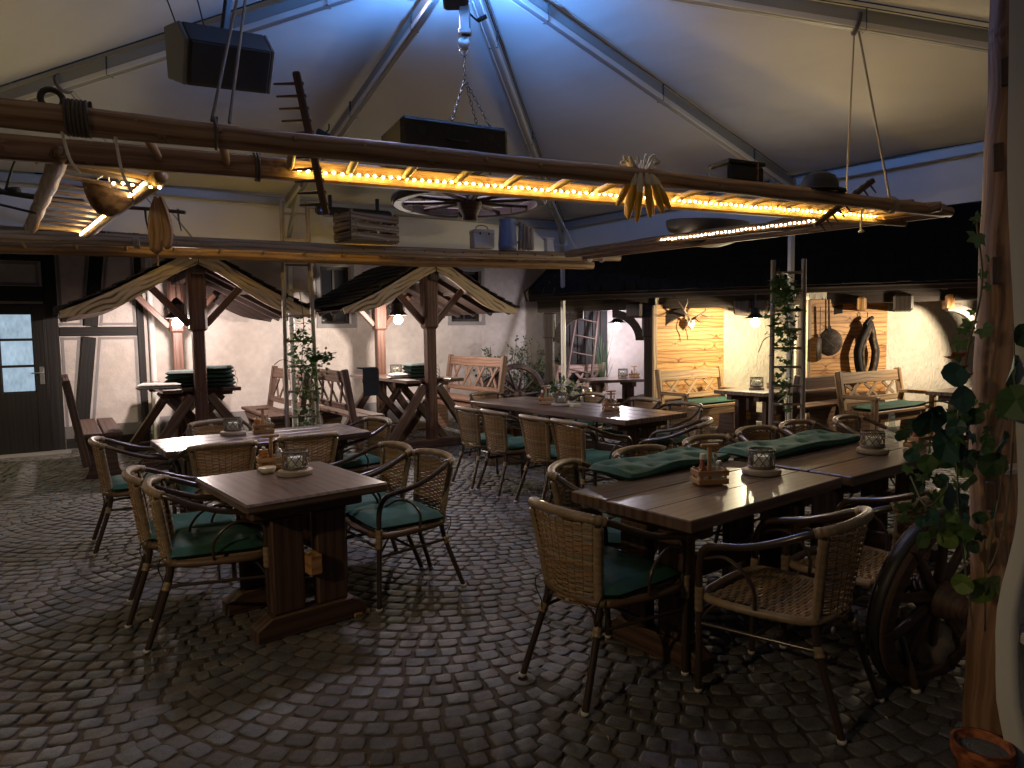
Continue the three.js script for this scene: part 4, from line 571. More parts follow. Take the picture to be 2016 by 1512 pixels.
{ // front ladder
  const a0 = V(-3.0, LY, -2.86), a1 = V(3.98, LY, -6.3), b0 = V(-3.2, LY - 0.01, -3.53), b1 = V(3.75, LY - 0.02, -6.58);
  const t = ladderThing('long round-pole ladder hanging across the foreground, lit from inside', a0, a1, b0, b1, { r: 0.068, rb: 0.052, m: M.ladderPole, flat: 0.135, m2: M.ladderPole, n: 17, k0: 0.17, k1: 0.93, rr: 0.024 });
  const ax = a1.clone().sub(a0).normalize(); lashing(a0.clone().lerp(a1, 0.138), ax, 0.08, 6, M.ropeDark, t); lashing(a0.clone().lerp(a1, 0.215), ax, 0.078, 1, M.ropeDark, t); lashing(b0.clone().lerp(b1, 0.24), ax, 0.08, 2, M.ropeDark, t); lashing(a0.clone().lerp(a1, 0.894), ax, 0.066, 4, M.rope, t);
  part('rope_knot', T(new THREE.TorusGeometry(0.045, 0.014, 8, 16).rotateY(0.6).toNonIndexed(), a0.x + (a1.x - a0.x) * 0.125, LY + 0.075, a0.z + (a1.z - a0.z) * 0.125), M.ropeDark, t);
  const h = a0.clone().lerp(a1, 0.213); hanger([h.clone().add(V(0, 0.06, 0)), V(-1.79, 4.08, -4.88)], 0.009, M.ropeDark, t); hanger([h.clone().add(V(0.075, 0.06, -0.035)), V(-1.75, 4.08, -4.88)], 0.009, M.ropeDark, t);
  const e = a0.clone().lerp(a1, 0.894), s = tR.clone().lerp(apex, 0.5).add(V(0, -0.12, 0)); hanger([e.clone().add(V(0, 0.06, 0)), s], 0.009, M.rope, t); hanger([b0.clone().lerp(b1, 0.895).add(V(0, 0.07, 0)), s.clone().add(V(-0.02, 0, 0))], 0.007, M.rope, t); lashing(s, V(1, -0.3, 0.2), 0.075, 2, M.ropeDark, t);
  part('loose_rope_end', tube([e.clone().add(V(-0.28, -0.03, 0.1)), e.clone().add(V(-0.29, -0.2, 0.1)), e.clone().add(V(-0.285, -0.24, 0.1))], (q) => (q > 0.75 ? 0.024 : 0.009), { seg: 14, sides: 7 }), M.ropeWhite, t);
  for (const [k, l] of [[0.13, 0.2], [0.158, 0.28]]) { const p = a0.clone().lerp(a1, k); part('loose_rope_end', tube([p.clone().add(V(0, -0.05, 0.02)), p.clone().add(V(0.01, -0.05 - l * 0.7, -0.02)), p.clone().add(V(0.04, -0.05 - l, -0.04))], 0.008, { seg: 10, sides: 6 }), M.ropeWhite, t); }
  part('pole_stub', T(tube([[0, 0, 0], [0.1, 0.01, 0.03], [0.3, 0.02, 0.05]], 0.035, { sides: 8 }), 3.35, LY + 0.06, -6.35), M.ladderPale, t);
  const q = (k) => b0.clone().lerp(b1, k).add(V(0.018, -0.01, 0.042)); ledStrip('yellow light strip along the inside of the front ladder', q(0.265), q(0.95), 0.052, warm, 110, V(0.3, 0.72, 0.62).normalize(), 16, 7, V(-0.4, 0, -0.91));
}
{ // left ladder
  const a0 = V(-2.43, LY - 0.03, -3.8), a1 = V(-4.42, LY - 0.01, -6.42), b0 = V(-2.16, LY - 0.03, -4.35), b1 = V(-4.09, LY - 0.01, -6.72);
  const t = ladderThing('short slatted ladder at left end of the hanging frame', a0, a1, b0, b1, { r: 0.05, m: M.ladder, n: 2, k0: 0.05, k1: 0.97, rr: 0.025 });
  for (let i = 0; i < 9; i++) { const k = 0.14 + i * 0.095, p = a0.clone().lerp(a1, k), q = b0.clone().lerp(b1, k); part('slat', beam(p.add(V(0, 0.03, 0)), q.add(V(0, 0.03, 0)), 0.07 + rr(-0.01, 0.02), 0.014, 0.004), M.ladderOld, t); }
  const q = (k) => b0.clone().lerp(b1, k).add(V(-0.045, -0.032, 0.036)); ledStrip('bright light strip on the short slatted ladder at left', q(0.06), q(0.97), 0.022, [1, 0.78, 0.38], 36, V(-0.5, 0.6, 0.4).normalize(), 15);
  ledStrip('few warm light beads inside the slatted ladder corner', V(-2.42, LY - 0.09, -4.28), V(-2.2, LY - 0.1, -4.4), 0.05, warm, 50, V(0.3, -0.6, 0.7).normalize(), 10);
}
{ // back ladder
  const a0 = V(-6.2, LY, -6.5), a1 = V(1.55, LY, -9.8), b0 = V(-6.3, LY - 0.075, -6.85), b1 = V(1.2, LY - 0.075, -10.05);
  const t = ladderThing('pale pole ladder at the back of the hanging frame', a0, a1, b0, b1, { r: 0.066, rb: 0.056, m: M.ladderPale, m2: M.ladder, n: 15, k0: 0.1, k1: 0.9, rr: 0.018 });
  const ax = a1.clone().sub(a0).normalize(); lashing(a0.clone().lerp(a1, 0.285), ax, 0.07, 4, M.rope, t); lashing(a0.clone().lerp(a1, 0.94), ax, 0.064, 5, M.ropeWhite, t); lashing(a0.clone().lerp(a1, 0.965), ax, 0.062, 2, M.ropeWhite, t);
  hanger([a0.clone().lerp(a1, 0.33).add(V(0, 0.05, 0)), tL.clone().lerp(apex, 0.42).add(V(0, -0.1, 0))], 0.008, M.rope, t); hanger([a0.clone().lerp(a1, 0.35).add(V(0, 0.05, 0)), tL.clone().lerp(apex, 0.42).add(V(0.03, -0.1, 0))], 0.008, M.rope, t); lashing(tL.clone().lerp(apex, 0.42).add(V(0, -0.1, 0)), V(1, 0.2, 0.3), 0.08, 2, M.ropeDark, t); hanger([a0.clone().lerp(a1, 0.92).add(V(0, 0.05, 0)), tB.clone().lerp(apex, 0.2).add(V(0, -0.1, 0))], 0.008, M.ropeWhite, t);
  const nails = []; for (let i = 0; i < 22; i++) nails.push(T(new THREE.SphereGeometry(0.011, 7, 5).toNonIndexed(), ...a0.clone().lerp(a1, 0.3 + i * 0.03).add(V(0.024, -0.005, 0.052)).toArray())); for (const g of nails) part('peg', g, M.trestle, t);
  const q = (k) => a0.clone().lerp(a1, k).add(V(-0.03, 0.01, -0.07)); ledStrip('light strip tucked behind the pale back ladder', q(0.27), q(0.62), 0.05, warm, 24, V(-0.3, 0.35, -0.8).normalize(), 1.5);
}
{ // right ladder
  const a0 = V(3.75, LY + 0.01, -6.05), a1 = V(0.72, LY - 0.03, -8.85), b0 = V(3.95, LY + 0.01, -6.3), b1 = V(0.95, LY - 0.03, -9.1);
  const t = ladderThing('heavy plank ladder at right end of the hanging frame', a0, a1, b0, b1, { r: 0.052, m: M.ladder, flat: 0.12, m2: M.ladder, n: 9, k0: 0.08, k1: 0.93, rr: 0.018 });
  const q = (k) => a0.clone().lerp(a1, k).add(V(-0.04, 0.0, 0.045)); ledStrip('white light strip along the right end ladder', q(0.08), q(0.66), 0.045, [1, 0.84, 0.62], 40, V(-0.45, 0.8, 0.35).normalize(), 18);
}

// ---------------------------------------------------------------- wagon wheels
function wheelParts(t, R0, n, m, th = 0.07, hub = 0.09) {
  const k = 7, seg = 2 * PI / k; for (let i = 0; i < k; i++) { const pts = []; for (let j = 0; j <= 5; j++) { const a = i * seg + 0.006 + (seg - 0.012) * j / 5; pts.push([cos(a) * R0, sin(a) * R0]); } for (let j = 5; j >= 0; j--) { const a = i * seg + 0.006 + (seg - 0.012) * j / 5; pts.push([cos(a) * (R0 - 0.075), sin(a) * (R0 - 0.075)]); } part('felloe', ext(pts, th, 0.008), m, t); }
  part('iron_tyre', new THREE.TorusGeometry(R0 + 0.004, 0.012, 6, 48).scale(1, 1, 2.2).toNonIndexed(), M.iron, t);
  for (let i = 0; i < n; i++) { const a = i / n * 2 * PI + 0.1; part('spoke', tube([[cos(a) * hub * 0.8, sin(a) * hub * 0.8, 0], [cos(a) * R0 * 0.5, sin(a) * R0 * 0.5, 0.006], [cos(a) * (R0 - 0.06), sin(a) * (R0 - 0.06), 0]], (q) => [0.026 - 0.006 * q, 0.021 - 0.005 * q], { seg: 8, sides: 8 }), m, t); }
  part('hub', lathe([[0, -0.17], [hub * 0.55, -0.17], [hub * 0.6, -0.13], [hub, -0.05], [hub * 1.05, 0], [hub, 0.05], [hub * 0.65, 0.12], [hub * 0.6, 0.16], [0, 0.16]], 18).rotateX(PI / 2), m, t);
}
{
  const t = thing('wagon_wheel_chandelier', 'old wooden wagon wheel hung flat on chains in the middle', 'wagon wheel', [apex.x + 0.02, 2.66, apex.z]);
  const g = new THREE.Group(); wheelParts(t, 0.63, 10, M.benchDark, 0.08, 0.1); for (const c of t.children) c.geometry.rotateX(PI / 2);
  const top = V(-0.02, 0.98, 0), links = (p, q, name) => { const L = p.distanceTo(q), d = q.clone().sub(p).normalize(), n = Math.floor(L / 0.036), gs = [], qt = new THREE.Quaternion().setFromUnitVectors(UP, d); for (let i = 0; i < n; i++) { const l = new THREE.TorusGeometry(0.0145, 0.004, 5, 10).scale(0.72, 1.4, 1).rotateY(i % 2 ? PI / 2 : 0).toNonIndexed(); l.applyQuaternion(qt); l.translate(...p.clone().addScaledVector(d, (i + 0.5) * 0.036).toArray()); gs.push(l); } part(name, gs, M.iron, t); };
  for (const a of [0.5, 2.1, 3.7, 5.2]) links(V(cos(a) * 0.5, 0.04, sin(a) * 0.5), top, 'chain'); links(top, V(-0.02, 1.2, 0), 'chain');
  const h = thing('chain_hoist', 'small steel chain hoist with crank handle under tent peak', 'hoist', [apex.x, 3.86, apex.z]);
  part('hook', tube([[0, 0.12, 0], [0.0, 0.07, 0], [0.035, 0.03, 0], [0.02, -0.02, 0], [-0.02, -0.02, 0], [-0.032, 0.015, 0]], 0.011, { seg: 24 }), M.steel, h); part('pulley', T(lathe([[0, -0.025], [0.05, -0.025], [0.045, 0], [0.05, 0.025], [0, 0.025]], 20).rotateX(PI / 2), 0, 0.06, 0), M.steel, h);
  part('housing', [T(cb(0.09, 0.24, 0.07, 0.01), 0.01, 0.25, 0), T(cb(0.11, 0.04, 0.08, 0.008), 0.01, 0.15, 0)], M.steel, h); part('motor_drum', T(lathe([[0, -0.1], [0.075, -0.1], [0.085, -0.07], [0.085, 0.07], [0.075, 0.1], [0, 0.1]], 20).rotateZ(PI / 2), -0.06, 0.42, 0), M.black, h);
  part('crank_handle', [tube([[0.05, 0.3, 0], [0.1, 0.24, 0.03], [0.12, 0.22, 0.04]], 0.008), tube([[0.115, 0.225, 0.04], [0.19, 0.255, 0.05]], 0.019, { straight: true })], M.black, h); part('hoist_cable', tube([[0, 0.36, 0], [0, 0.62, 0]], 0.006, { straight: true }), M.iron, h);
}
for (const [x, z, r, ry, lab] of [[0.1, -11.6, 0.52, 0.45, 'dark wagon wheel standing against the shrub by the house'], [-0.22, -11.95, 0.42, 0.5, 'smaller wagon wheel half behind the larger one by the house']]) { const t = thing('wagon_wheel_ornament', lab, 'wagon wheel', [x, r, z], ry, 'wagon wheels standing by the house wall'); wheelParts(t, r, 10, M.benchDark, 0.07, 0.085); t.rotation.x = -0.12; }
{ const t = thing('wagon_wheel_ornament', 'dark wheel leaning behind the log post at right', 'wagon wheel', [1.84, 0.38, -2.92]); wheelParts(t, 0.41, 10, M.benchDark, 0.09, 0.08); t.rotation.order = 'ZYX'; t.rotation.set(0, 0.5, -0.32);
  const p = thing('pumpkin', 'large ribbed grey pumpkin lying by the wheel at right', 'pumpkin', [1.86, 0.13, -3.08]);
  const g = new THREE.SphereGeometry(0.15, 80, 30), a = g.attributes.position; for (let i = 0; i < a.count; i++) { const x = a.getX(i), y = a.getY(i), z = a.getZ(i), an = Math.atan2(z, x), k = 1 - 0.09 * Math.abs(cos(an * 5)) ** 1.5 * (1 - (y / 0.15) ** 2 * 0.4); const f = 1 - 0.35 * Math.exp(-((x * x + z * z) / 0.004)); a.setXYZ(i, x * k, y * 0.86 * f, z * k); } g.rotateZ(0.9); g.rotateY(0.7); g.computeVertexNormals(); part('rind', g, M.pumpkin, p); part('stalk', tube([[-0.075, 0.07, -0.02], [-0.11, 0.1, -0.03], [-0.12, 0.125, -0.03]], 0.014), M.stem, p); }

// ---------------------------------------------------------------- things lying and hanging on the ladders
{ const t = thing('suitcase', 'old black suitcase lying on the front hanging ladder', 'suitcase', [-0.42, LY + 0.075, -4.58], 0.46); part('shell', T(cb(0.72, 0.21, 0.46, 0.025), 0, 0.1, 0), M.leather, t); for (const s of [1, -1]) part('side_panel', T(cb(0.006, 0.16, 0.38, 0.002), s * 0.352, 0.1, 0), M.caseSide, t); part('lid_seam', [T(cb(0.705, 0.008, 0.006), 0, 0.125, 0.221)], M.black, t); for (const s of [1, -1]) part('latch', T(cb(0.045, 0.05, 0.01, 0.003), s * 0.23, 0.125, 0.226), M.iron, t); part('handle', tube([[-0.07, 0.09, 0.222], [-0.05, 0.075, 0.25], [0.05, 0.075, 0.25], [0.07, 0.09, 0.222]], 0.009), M.leather, t); }
{ const t = thing('leather_case', 'small dark case on the front ladder left of the hat', 'case', [1.72, LY + 0.05, -5.28], 0.46); part('shell', T(cb(0.36, 0.13, 0.22, 0.02), 0, 0.065, 0), M.leather, t); part('lid', T(cb(0.37, 0.03, 0.23, 0.01), 0, 0.142, 0), M.leather, t); part('strap', T(cb(0.02, 0.15, 0.235, 0.004), 0.1, 0.075, 0.0), M.caseSide, t); }
{ const t = thing('hat', 'dark rounded hat resting on the ladder beside the rake', 'hat', [2.5, LY + 0.05, -5.62], 0.4); part('crown', lathe([[0.0, 0.15], [0.07, 0.155], [0.12, 0.13], [0.145, 0.08], [0.15, 0.0]], 22).scale(1.1, 1, 0.85), M.black, t); part('brim', lathe([[0.145, 0.012], [0.2, 0.0], [0.21, 0.006], [0.205, 0.016], [0.145, 0.02]], 22).scale(1.1, 1, 0.85), M.black, t); }
function rake(label, top, bot, tdir, n, tl) { const t = thing('wooden_rake', label, 'rake', [0, 0, 0], 0, 'old wooden rakes on the front ladder'), a = V(...top), b = V(...bot), d = V(...tdir); part('head', beam(a, b, 0.045, 0.04, 0.008, V(0.3, 0, 1)), M.benchDark, t); for (let i = 0; i < n; i++) { const p = a.clone().lerp(b, 0.08 + 0.84 * i / (n - 1)).addScaledVector(d, -0.03); part('tine', tube([p, p.clone().addScaledVector(d, tl + 0.03)], (s) => 0.011 - 0.005 * s, { straight: true, sides: 6 }), M.benchDark, t); } const m = a.clone().lerp(b, 0.5); part('handle', tube([m, m.clone().add(V(-0.35, -0.03, -0.95))], 0.013, { straight: true }), M.benchDark, t); }
rake('large wooden rake head standing upright through the front ladder', [-1.22, 3.08, -4.08], [-1.1, 2.28, -4.18], [-0.98, -0.06, 0.15], 11, 0.14);
rake('small rake tilted at the right end of the front ladder', [3.02, 2.78, -5.78], [2.56, 2.42, -5.84], [0.55, -0.8, 0.1], 9, 0.1);
{ const t = thing('maize_bundle', 'bundle of yellow maize cobs hung over the front ladder', 'maize', [0.9, LY, -4.79]);
  for (const [x, z, a, l, c] of [[-0.09, 0.06, -0.5, 0.17, 0], [-0.06, 0.09, -0.16, 0.25, 0], [-0.02, 0.1, -0.08, 0.27, 1], [0.03, 0.1, 0.08, 0.24, 0], [0.075, 0.08, 0.3, 0.22, 0], [0.1, 0.06, 0.48, 0.2, 1], [0.06, -0.06, 0.2, 0.2, 0], [-0.05, -0.06, -0.2, 0.2, 0]]) { const cobg = lathe([[0, 0], [0.018, -0.01], [0.026, -l * 0.3], [0.025, -l * 0.65], [0.014, -l * 0.95], [0, -l]], 12); const p = part('cob', T(cobg, x, -0.045, z, 0, 0, a), M.maize, t); part('husk', T(lathe([[0.012, 0.06], [0.027, 0.0], [0.026, -0.02 - c * 0.05]], 7), x, -0.045, z, 0, 0, a), M.husk, p); }
  for (let i = 0; i < 14; i++) { const a = i / 14 * 2 * PI, s = cos(a) * 0.09, P = [[s * 0.5, 0.04, sin(a) * 0.04], [s * 1.1, 0.1 + rr(0, 0.04), sin(a) * 0.07], [s * 1.5, 0.1 + rr(0, 0.05), sin(a) * 0.08], [s * rr(0.9, 1.3), 0.05 + rr(0, 0.05), sin(a) * 0.09]]; part('husk', tube(P, (q) => [0.004, 0.022 * (1 - q * 0.7)], { seg: 10, sides: 6 }), M.husk, t); } part('string', new THREE.TorusGeometry(0.05, 0.006, 6, 16).rotateY(0.46).toNonIndexed(), M.rope, t); }
{ const t = thing('drying_bundle', 'brown dried bundle of leaves hanging at left of the frame', 'bundle', [-2.56, LY - 0.06, -5.1]); for (const [x, l, r] of [[-0.03, 0.36, 0.045], [0.045, 0.33, 0.032], [0.0, 0.28, 0.03]]) part('dried_sheaf', T(tube([[x * 0.4, 0.05, 0], [x, -l * 0.25, 0.01], [x * 1.2, -l * 0.65, 0], [x, -l, 0.01]], (s) => [r * (0.5 + sin(s * PI * 0.8) * 0.7) * (s > 0.95 ? 0.4 : 1), r * 0.8 * (0.5 + sin(s * PI * 0.8) * 0.7) * (s > 0.95 ? 0.4 : 1)], { seg: 18, sides: 9 })), M.hank, t); part('tip', tube([[-0.03, -0.34, 0], [-0.035, -0.45, 0]], 0.008), M.hank, t); }
{ const t = thing('hanging_bowl', 'rough brown bowl hanging by a rope under the slatted ladder', 'bowl', [-2.78, LY - 0.02, -4.86]); part('bowl', lathe([[0.0, -0.17], [0.05, -0.165], [0.1, -0.12], [0.15, -0.04], [0.17, 0.02], [0.16, 0.02], [0.14, -0.04], [0.09, -0.11], [0.0, -0.155]], 22).rotateZ(-0.25), M.caseSide, t); part('hanging_cord', [0, 2.1, 4.2].map((a) => tube([[0.16 * cos(a), 0, 0.16 * sin(a)], [0, 0.14, 0]], 0.005, { straight: true, sides: 5 })), M.ropeWhite, t); }
{ const t = thing('wooden_crate', 'weathered slatted crate of cobs standing on the back ladder', 'crate', [-1.72, LY + 0.06, -8.35], 0.75); for (let i = 0; i < 3; i++) for (const [x, z, ry, L] of [[0, 0.2, 0, 0.66], [0, -0.2, 0, 0.66], [0.32, 0, PI / 2, 0.4], [-0.32, 0, PI / 2, 0.4]]) part('slat', T(cb(L - 0.004, 0.085, 0.014, 0.003), x, 0.06 + i * 0.112, z, 0, ry, rr(-0.02, 0.02)), M.oldCrate, t); for (const sx of [1, -1]) for (const sz of [1, -1]) part('corner_post', T(cb(0.035, 0.36, 0.035, 0.004), sx * 0.3, 0.18, sz * 0.176), M.oldCrate, t); part('floor', T(cb(0.62, 0.012, 0.37, 0.002), 0, 0.01, 0), M.oldCrate, t);
  const c = thing('cob_pile', 'dry cobs heaped inside the weathered crate', 'cobs', [-1.72, LY + 0.08, -8.35], 0.75); const gs = []; for (let i = 0; i < 46; i++) { const l = rr(0.08, 0.16); gs.push(T(lathe([[0, -l], [0.02, -l * 0.8], [0.024, 0], [0.02, l * 0.8], [0, l]].reverse(), 7), rr(-0.2, 0.2), rr(0.03, 0.26), rr(-0.12, 0.12), rr(0, 3), rr(0, 6), rr(0.9, 1.9))); } const o = part('cobs', gs, M.husk, c); o.userData.kind = 'stuff'; }
{ const t = thing('tin_box', 'small pale metal box with bail handle on the back ladder', 'box', [-0.36, LY + 0.055, -8.98], 0.42); part('body', T(cb(0.28, 0.19, 0.18, 0.012), 0, 0.1, 0), M.tin, t); part('lid', T(cb(0.29, 0.05, 0.19, 0.014), 0, 0.215, 0), M.tin, t); part('handle', tube([[-0.09, 0.235, 0], [-0.07, 0.285, 0], [0, 0.3, 0], [0.07, 0.285, 0], [0.09, 0.235, 0]], 0.006), M.iron, t); for (const s of [1, -1]) part('latch', T(cb(0.02, 0.03, 0.01, 0.002), s * 0.06, 0.185, 0.094), M.iron, t); }
{ const t = thing('enamel_jug', 'tall blue enamel jug standing on the back ladder', 'jug', [-0.03, LY + 0.05, -9.1]); part('body', lathe([[0, 0], [0.12, 0], [0.125, 0.05], [0.11, 0.3], [0.1, 0.36], [0.115, 0.39], [0.105, 0.385], [0.09, 0.36], [0.1, 0.28], [0, 0.02]], 22), M.blueCan, t); part('handle', tube([[0.1, 0.34, 0], [0.17, 0.31, 0], [0.17, 0.15, 0], [0.11, 0.08, 0]], 0.01), M.blueCan, t); }
{ const t = thing('firewood_bundle', 'upright pale billets leaning by the blue jug', 'firewood', [0.2, LY + 0.05, -9.16]); for (let i = 0; i < 4; i++) part('billet', T(cb(0.05, 0.38 - i * 0.03, 0.05, 0.01), -0.06 + i * 0.05, 0.19 - i * 0.015, rr(-0.03, 0.03), rr(-0.05, 0.05), rr(0, 1), rr(-0.07, 0.07)), M.ladderPale, t); }
{ const t = thing('bird_house', 'little white box with lid on back ladder near the tent post', 'box', [0.52, LY + 0.05, -9.32], 0.4); part('body', T(cb(0.1, 0.16, 0.1, 0.006), 0, 0.08, 0), M.aluWhite, t); part('lid', T(cb(0.13, 0.02, 0.13, 0.004), 0, 0.172, 0), M.aluWhite, t); part('perch', tube([[0.06, 0.09, 0.05], [0.22, 0.09, 0.08], [0.22, 0.17, 0.08]], 0.008), M.tin, t); }
{ const t = thing('wooden_trough', 'dark curved wooden trough hanging on the right end ladder', 'trough', [2.3, LY + 0.2, -8.05], 0.35); const g = new THREE.SphereGeometry(0.5, 32, 14, 0, 2 * PI, PI / 2, PI / 2).scale(1.1, 0.56, 0.5); part('hull', [g.toNonIndexed(), new THREE.SphereGeometry(0.47, 32, 14, 0, 2 * PI, PI / 2, PI / 2).scale(1.1, 0.54, 0.5).toNonIndexed()], mat([0.045, 0.036, 0.03], { roughness: 0.6, side: THREE.DoubleSide }), t); part('rim', new THREE.TorusGeometry(0.485, 0.016, 6, 40).rotateX(PI / 2).scale(1.1, 1, 0.5).toNonIndexed(), M.benchDark, t); }
{ const t = thing('loudspeaker', 'black wedge loudspeaker hanging tilted under the left rafter', 'loudspeaker', [-2.02, 3.52, -5.0]); const prof = [[-0.18, -0.16], [0.1, -0.2], [0.2, 0.08], [0.08, 0.19], [-0.18, 0.17]], cap = (d) => ext(prof, d, 0.008).rotateY(-PI / 2);
  part('cabinet', cap(0.56).scale(1, 1, 1), M.black, t); for (const s of [1, -1]) part('end_cap', T(cap(0.03), s * 0.296, 0, 0), mat([0.11, 0.11, 0.112], { roughness: 0.6 }), t);
  part('grille', beam(V(-0.27, -0.055, 0.162), V(0.27, -0.055, 0.162), 0.02, 0.27, 0.008, V(0, 0.94, 0.34)), mat([0.012, 0.012, 0.014], { roughness: 0.9, bumpMap: TFabB, bumpScale: 0.004 }), t); part('bracket', beam(V(0.05, 0.17, -0.05), V(0.16, 0.6, -0.12), 0.03, 0.06, 0.004), M.black, t); for (const P of [[[-0.28, 0.15, 0], [-0.36, 0.4, 0], [-0.4, 0.56, 0]], [[-0.1, 0.17, 0], [-0.15, 0.4, 0], [-0.2, 0.55, 0]]]) part('safety_cable', tube(P, 0.005, { sides: 5 }), M.black, t); t.rotation.order = 'YXZ'; t.rotation.set(0.25, 0.78, 0.12); }
{ const t = thing('patio_heater', 'black bar heater under the eave beside the grey ladder', 'heater', [-1.95, 3.1, -8.75], 0.5); part('body', [T(cb(0.95, 0.1, 0.13, 0.02), 0, 0, 0, 0.3, 0, 0)], M.black, t); part('reflector', T(cb(0.85, 0.02, 0.1, 0.004), 0.02, -0.062, 0.035, 0.3, 0, 0), M.steel, t); part('indicator_light', T(new THREE.SphereGeometry(0.012, 8, 6).toNonIndexed(), -0.42, -0.01, 0.075), glow([0.1, 0.2, 1], 3), t); part('bracket', [T(cb(0.04, 0.15, 0.04), -0.3, 0.12, 0), T(cb(0.04, 0.15, 0.04), 0.3, 0.12, 0)], M.iron, t); }
{ const t = thing('rafter_spotlight', 'tiny black spotlight clamped to the rafter above the rake', 'spotlight', [-1.9, 3.62, -7.2]); part('head', T(lathe([[0, -0.07], [0.03, -0.07], [0.045, 0.05], [0.04, 0.06], [0, 0.055]], 14).rotateZ(1.2), 0, 0, 0), M.black, t); part('yoke', tube([[0.0, 0.0, 0], [0.06, 0.05, 0], [0.07, 0.1, 0.02]], 0.008), M.black, t); }

{ const t = thing('power_cable', 'black power cable bundle running in at the left of the frame', 'cable', [0, 0, 0]); part('cable', tube([[-4.9, 2.82, -5.5], [-4.3, 2.8, -5.5], [-3.95, 2.72, -5.5], [-3.6, 2.66, -5.45], [-3.3, 2.62, -5.4]], 0.022, { seg: 30 }), M.black, t); part('loop', tube([[-3.95, 2.74, -5.48], [-3.75, 2.88, -5.3], [-3.45, 2.95, -5.0], [-3.1, 2.72, -4.6]], 0.009, { seg: 24, sides: 6 }), M.black, t); part('lower_cable', tube([[-4.9, 2.66, -5.5], [-4.2, 2.66, -5.5], [-3.7, 2.55, -5.45]], 0.01, { seg: 20, sides: 6 }), M.black, t); for (const x of [-4.05, -3.9]) part('tape_wrap', T(lathe([[0.0, -0.04], [0.03, -0.04], [0.032, 0], [0.03, 0.04], [0, 0.04]], 10).rotateZ(PI / 2), x, 2.735, -5.5), M.black, t); }
{ const t = thing('hay_fork', 'dark wooden hay fork lying behind the dried bundle', 'hay fork', [0, 0, 0]); part('handle', tube([[-3.6, 2.72, -6.1], [-3.2, 2.68, -6.0], [-2.75, 2.62, -5.9]], 0.016), M.benchDark, t); for (const x of [-3.12, -2.98, -2.84]) part('tine', tube([[x, 2.66, -5.97], [x + 0.015, 2.56, -5.95], [x + 0.04, 2.47, -5.93]], (q) => 0.011 * (1 - 0.6 * q), { sides: 6 }), M.iron, t); }

// ---------------------------------------------------------------- leaves and climbing plants
const leafA = flat([0, 0, 0, -0.35, 0.5, 0.1, 0, 0.45, 0, 0, 0, 0, 0, 0.45, 0, 0.35, 0.5, 0.1, 0, 0.45, 0, -0.35, 0.5, 0.1, 0, 1, -0.06, 0, 0.45, 0, 0, 1, -0.06, 0.35, 0.5, 0.1], Array.from({ length: 24 }, (_, i) => (i % 3) / 3));
const fanLeaf = (lobes, depth) => { const pos = [], n = lobes * 2, P = []; for (let i = 0; i <= n; i++) { const a = -PI * 0.82 + (i / n) * PI * 1.64, r = i % 2 ? 0.5 : 0.5 * depth; P.push([sin(a) * r, 0.4 + cos(a) * r, -0.06 * (i % 2) + 0.02]); } for (let i = 0; i < n; i++) pos.push(0, 0.3, 0.03, ...P[i + 1], ...P[i]); return flat(pos, Array.from({ length: pos.length / 3 * 2 }, (_, i) => (i % 4) / 4)); };
const leafLobed = fanLeaf(5, 0.62), leafRound = (() => { const pos = [], n = 12; for (let i = 0; i < n; i++) { const a = (i / n) * 2 * PI, b = ((i + 1) / n) * 2 * PI; pos.push(0, 0.42, -0.04, sin(a) * 0.5, 0.5 + cos(a) * 0.5, 0.07 * cos(3 * a) + 0.05, sin(b) * 0.5, 0.5 + cos(b) * 0.5, 0.07 * cos(3 * b) + 0.05); } return flat(pos, Array.from({ length: pos.length / 3 * 2 }, (_, i) => (i % 4) / 4)); })();
const put = (g, p, s, rx, ry, rz) => { const q = g.clone(); q.scale(s, s, s); return T(q, ...p, rx, ry, rz); };
function climber(label, p, spots, n, size, lg, m, stems) {
  const t = thing('climbing_plant', label, 'climbing plant', p), gs = [];
  for (let i = 0; i < n; i++) { const [x, y, z, sx, sy, sz] = spots[i % spots.length]; const q = [x + (R() + R() - 1) * sx, y + (R() + R() - 1) * sy, z + (R() + R() - 1) * sz]; gs.push(put(lg, q, rr(0.6, 1.2) * size, rr(0.3, 1.9), rr(0, 6.3), rr(2.2, 4))); }
  const o = part('foliage', gs, m, t); o.userData.kind = 'stuff';
  for (const s of stems) part('stem', tube(s, 0.005, { sides: 5 }), M.stem, t);
  return t;
}
function standLadder(label, p, turn, W, W2, H, n, m, lean = 0, y0 = 0.25) { const t = thing('upright_ladder', label, 'ladder', p, turn); for (const s of [1, -1]) part('rail', tube([[s * W2 / 2, 0, 0], [s * (W + W2) / 4, H / 2, -lean / 2], [s * W / 2, H, -lean]], 0.028, { sides: 8 }), m, t); for (let i = 0; i < n; i++) { const k = (y0 + i * (H - y0 - 0.15) / (n - 1)) / H, w = W2 + (W - W2) * k; part('rung', tube([[-w / 2, k * H, -lean * k], [w / 2, k * H, -lean * k]], 0.016, { straight: true, sides: 7 }), m, t); } return t; }
standLadder('grey ladder leaning on the tent post between the gazebos', [-2.62, 0, -8.5], 0.3, 0.3, 0.38, 3.22, 10, M.ladderGrey, 0.1);
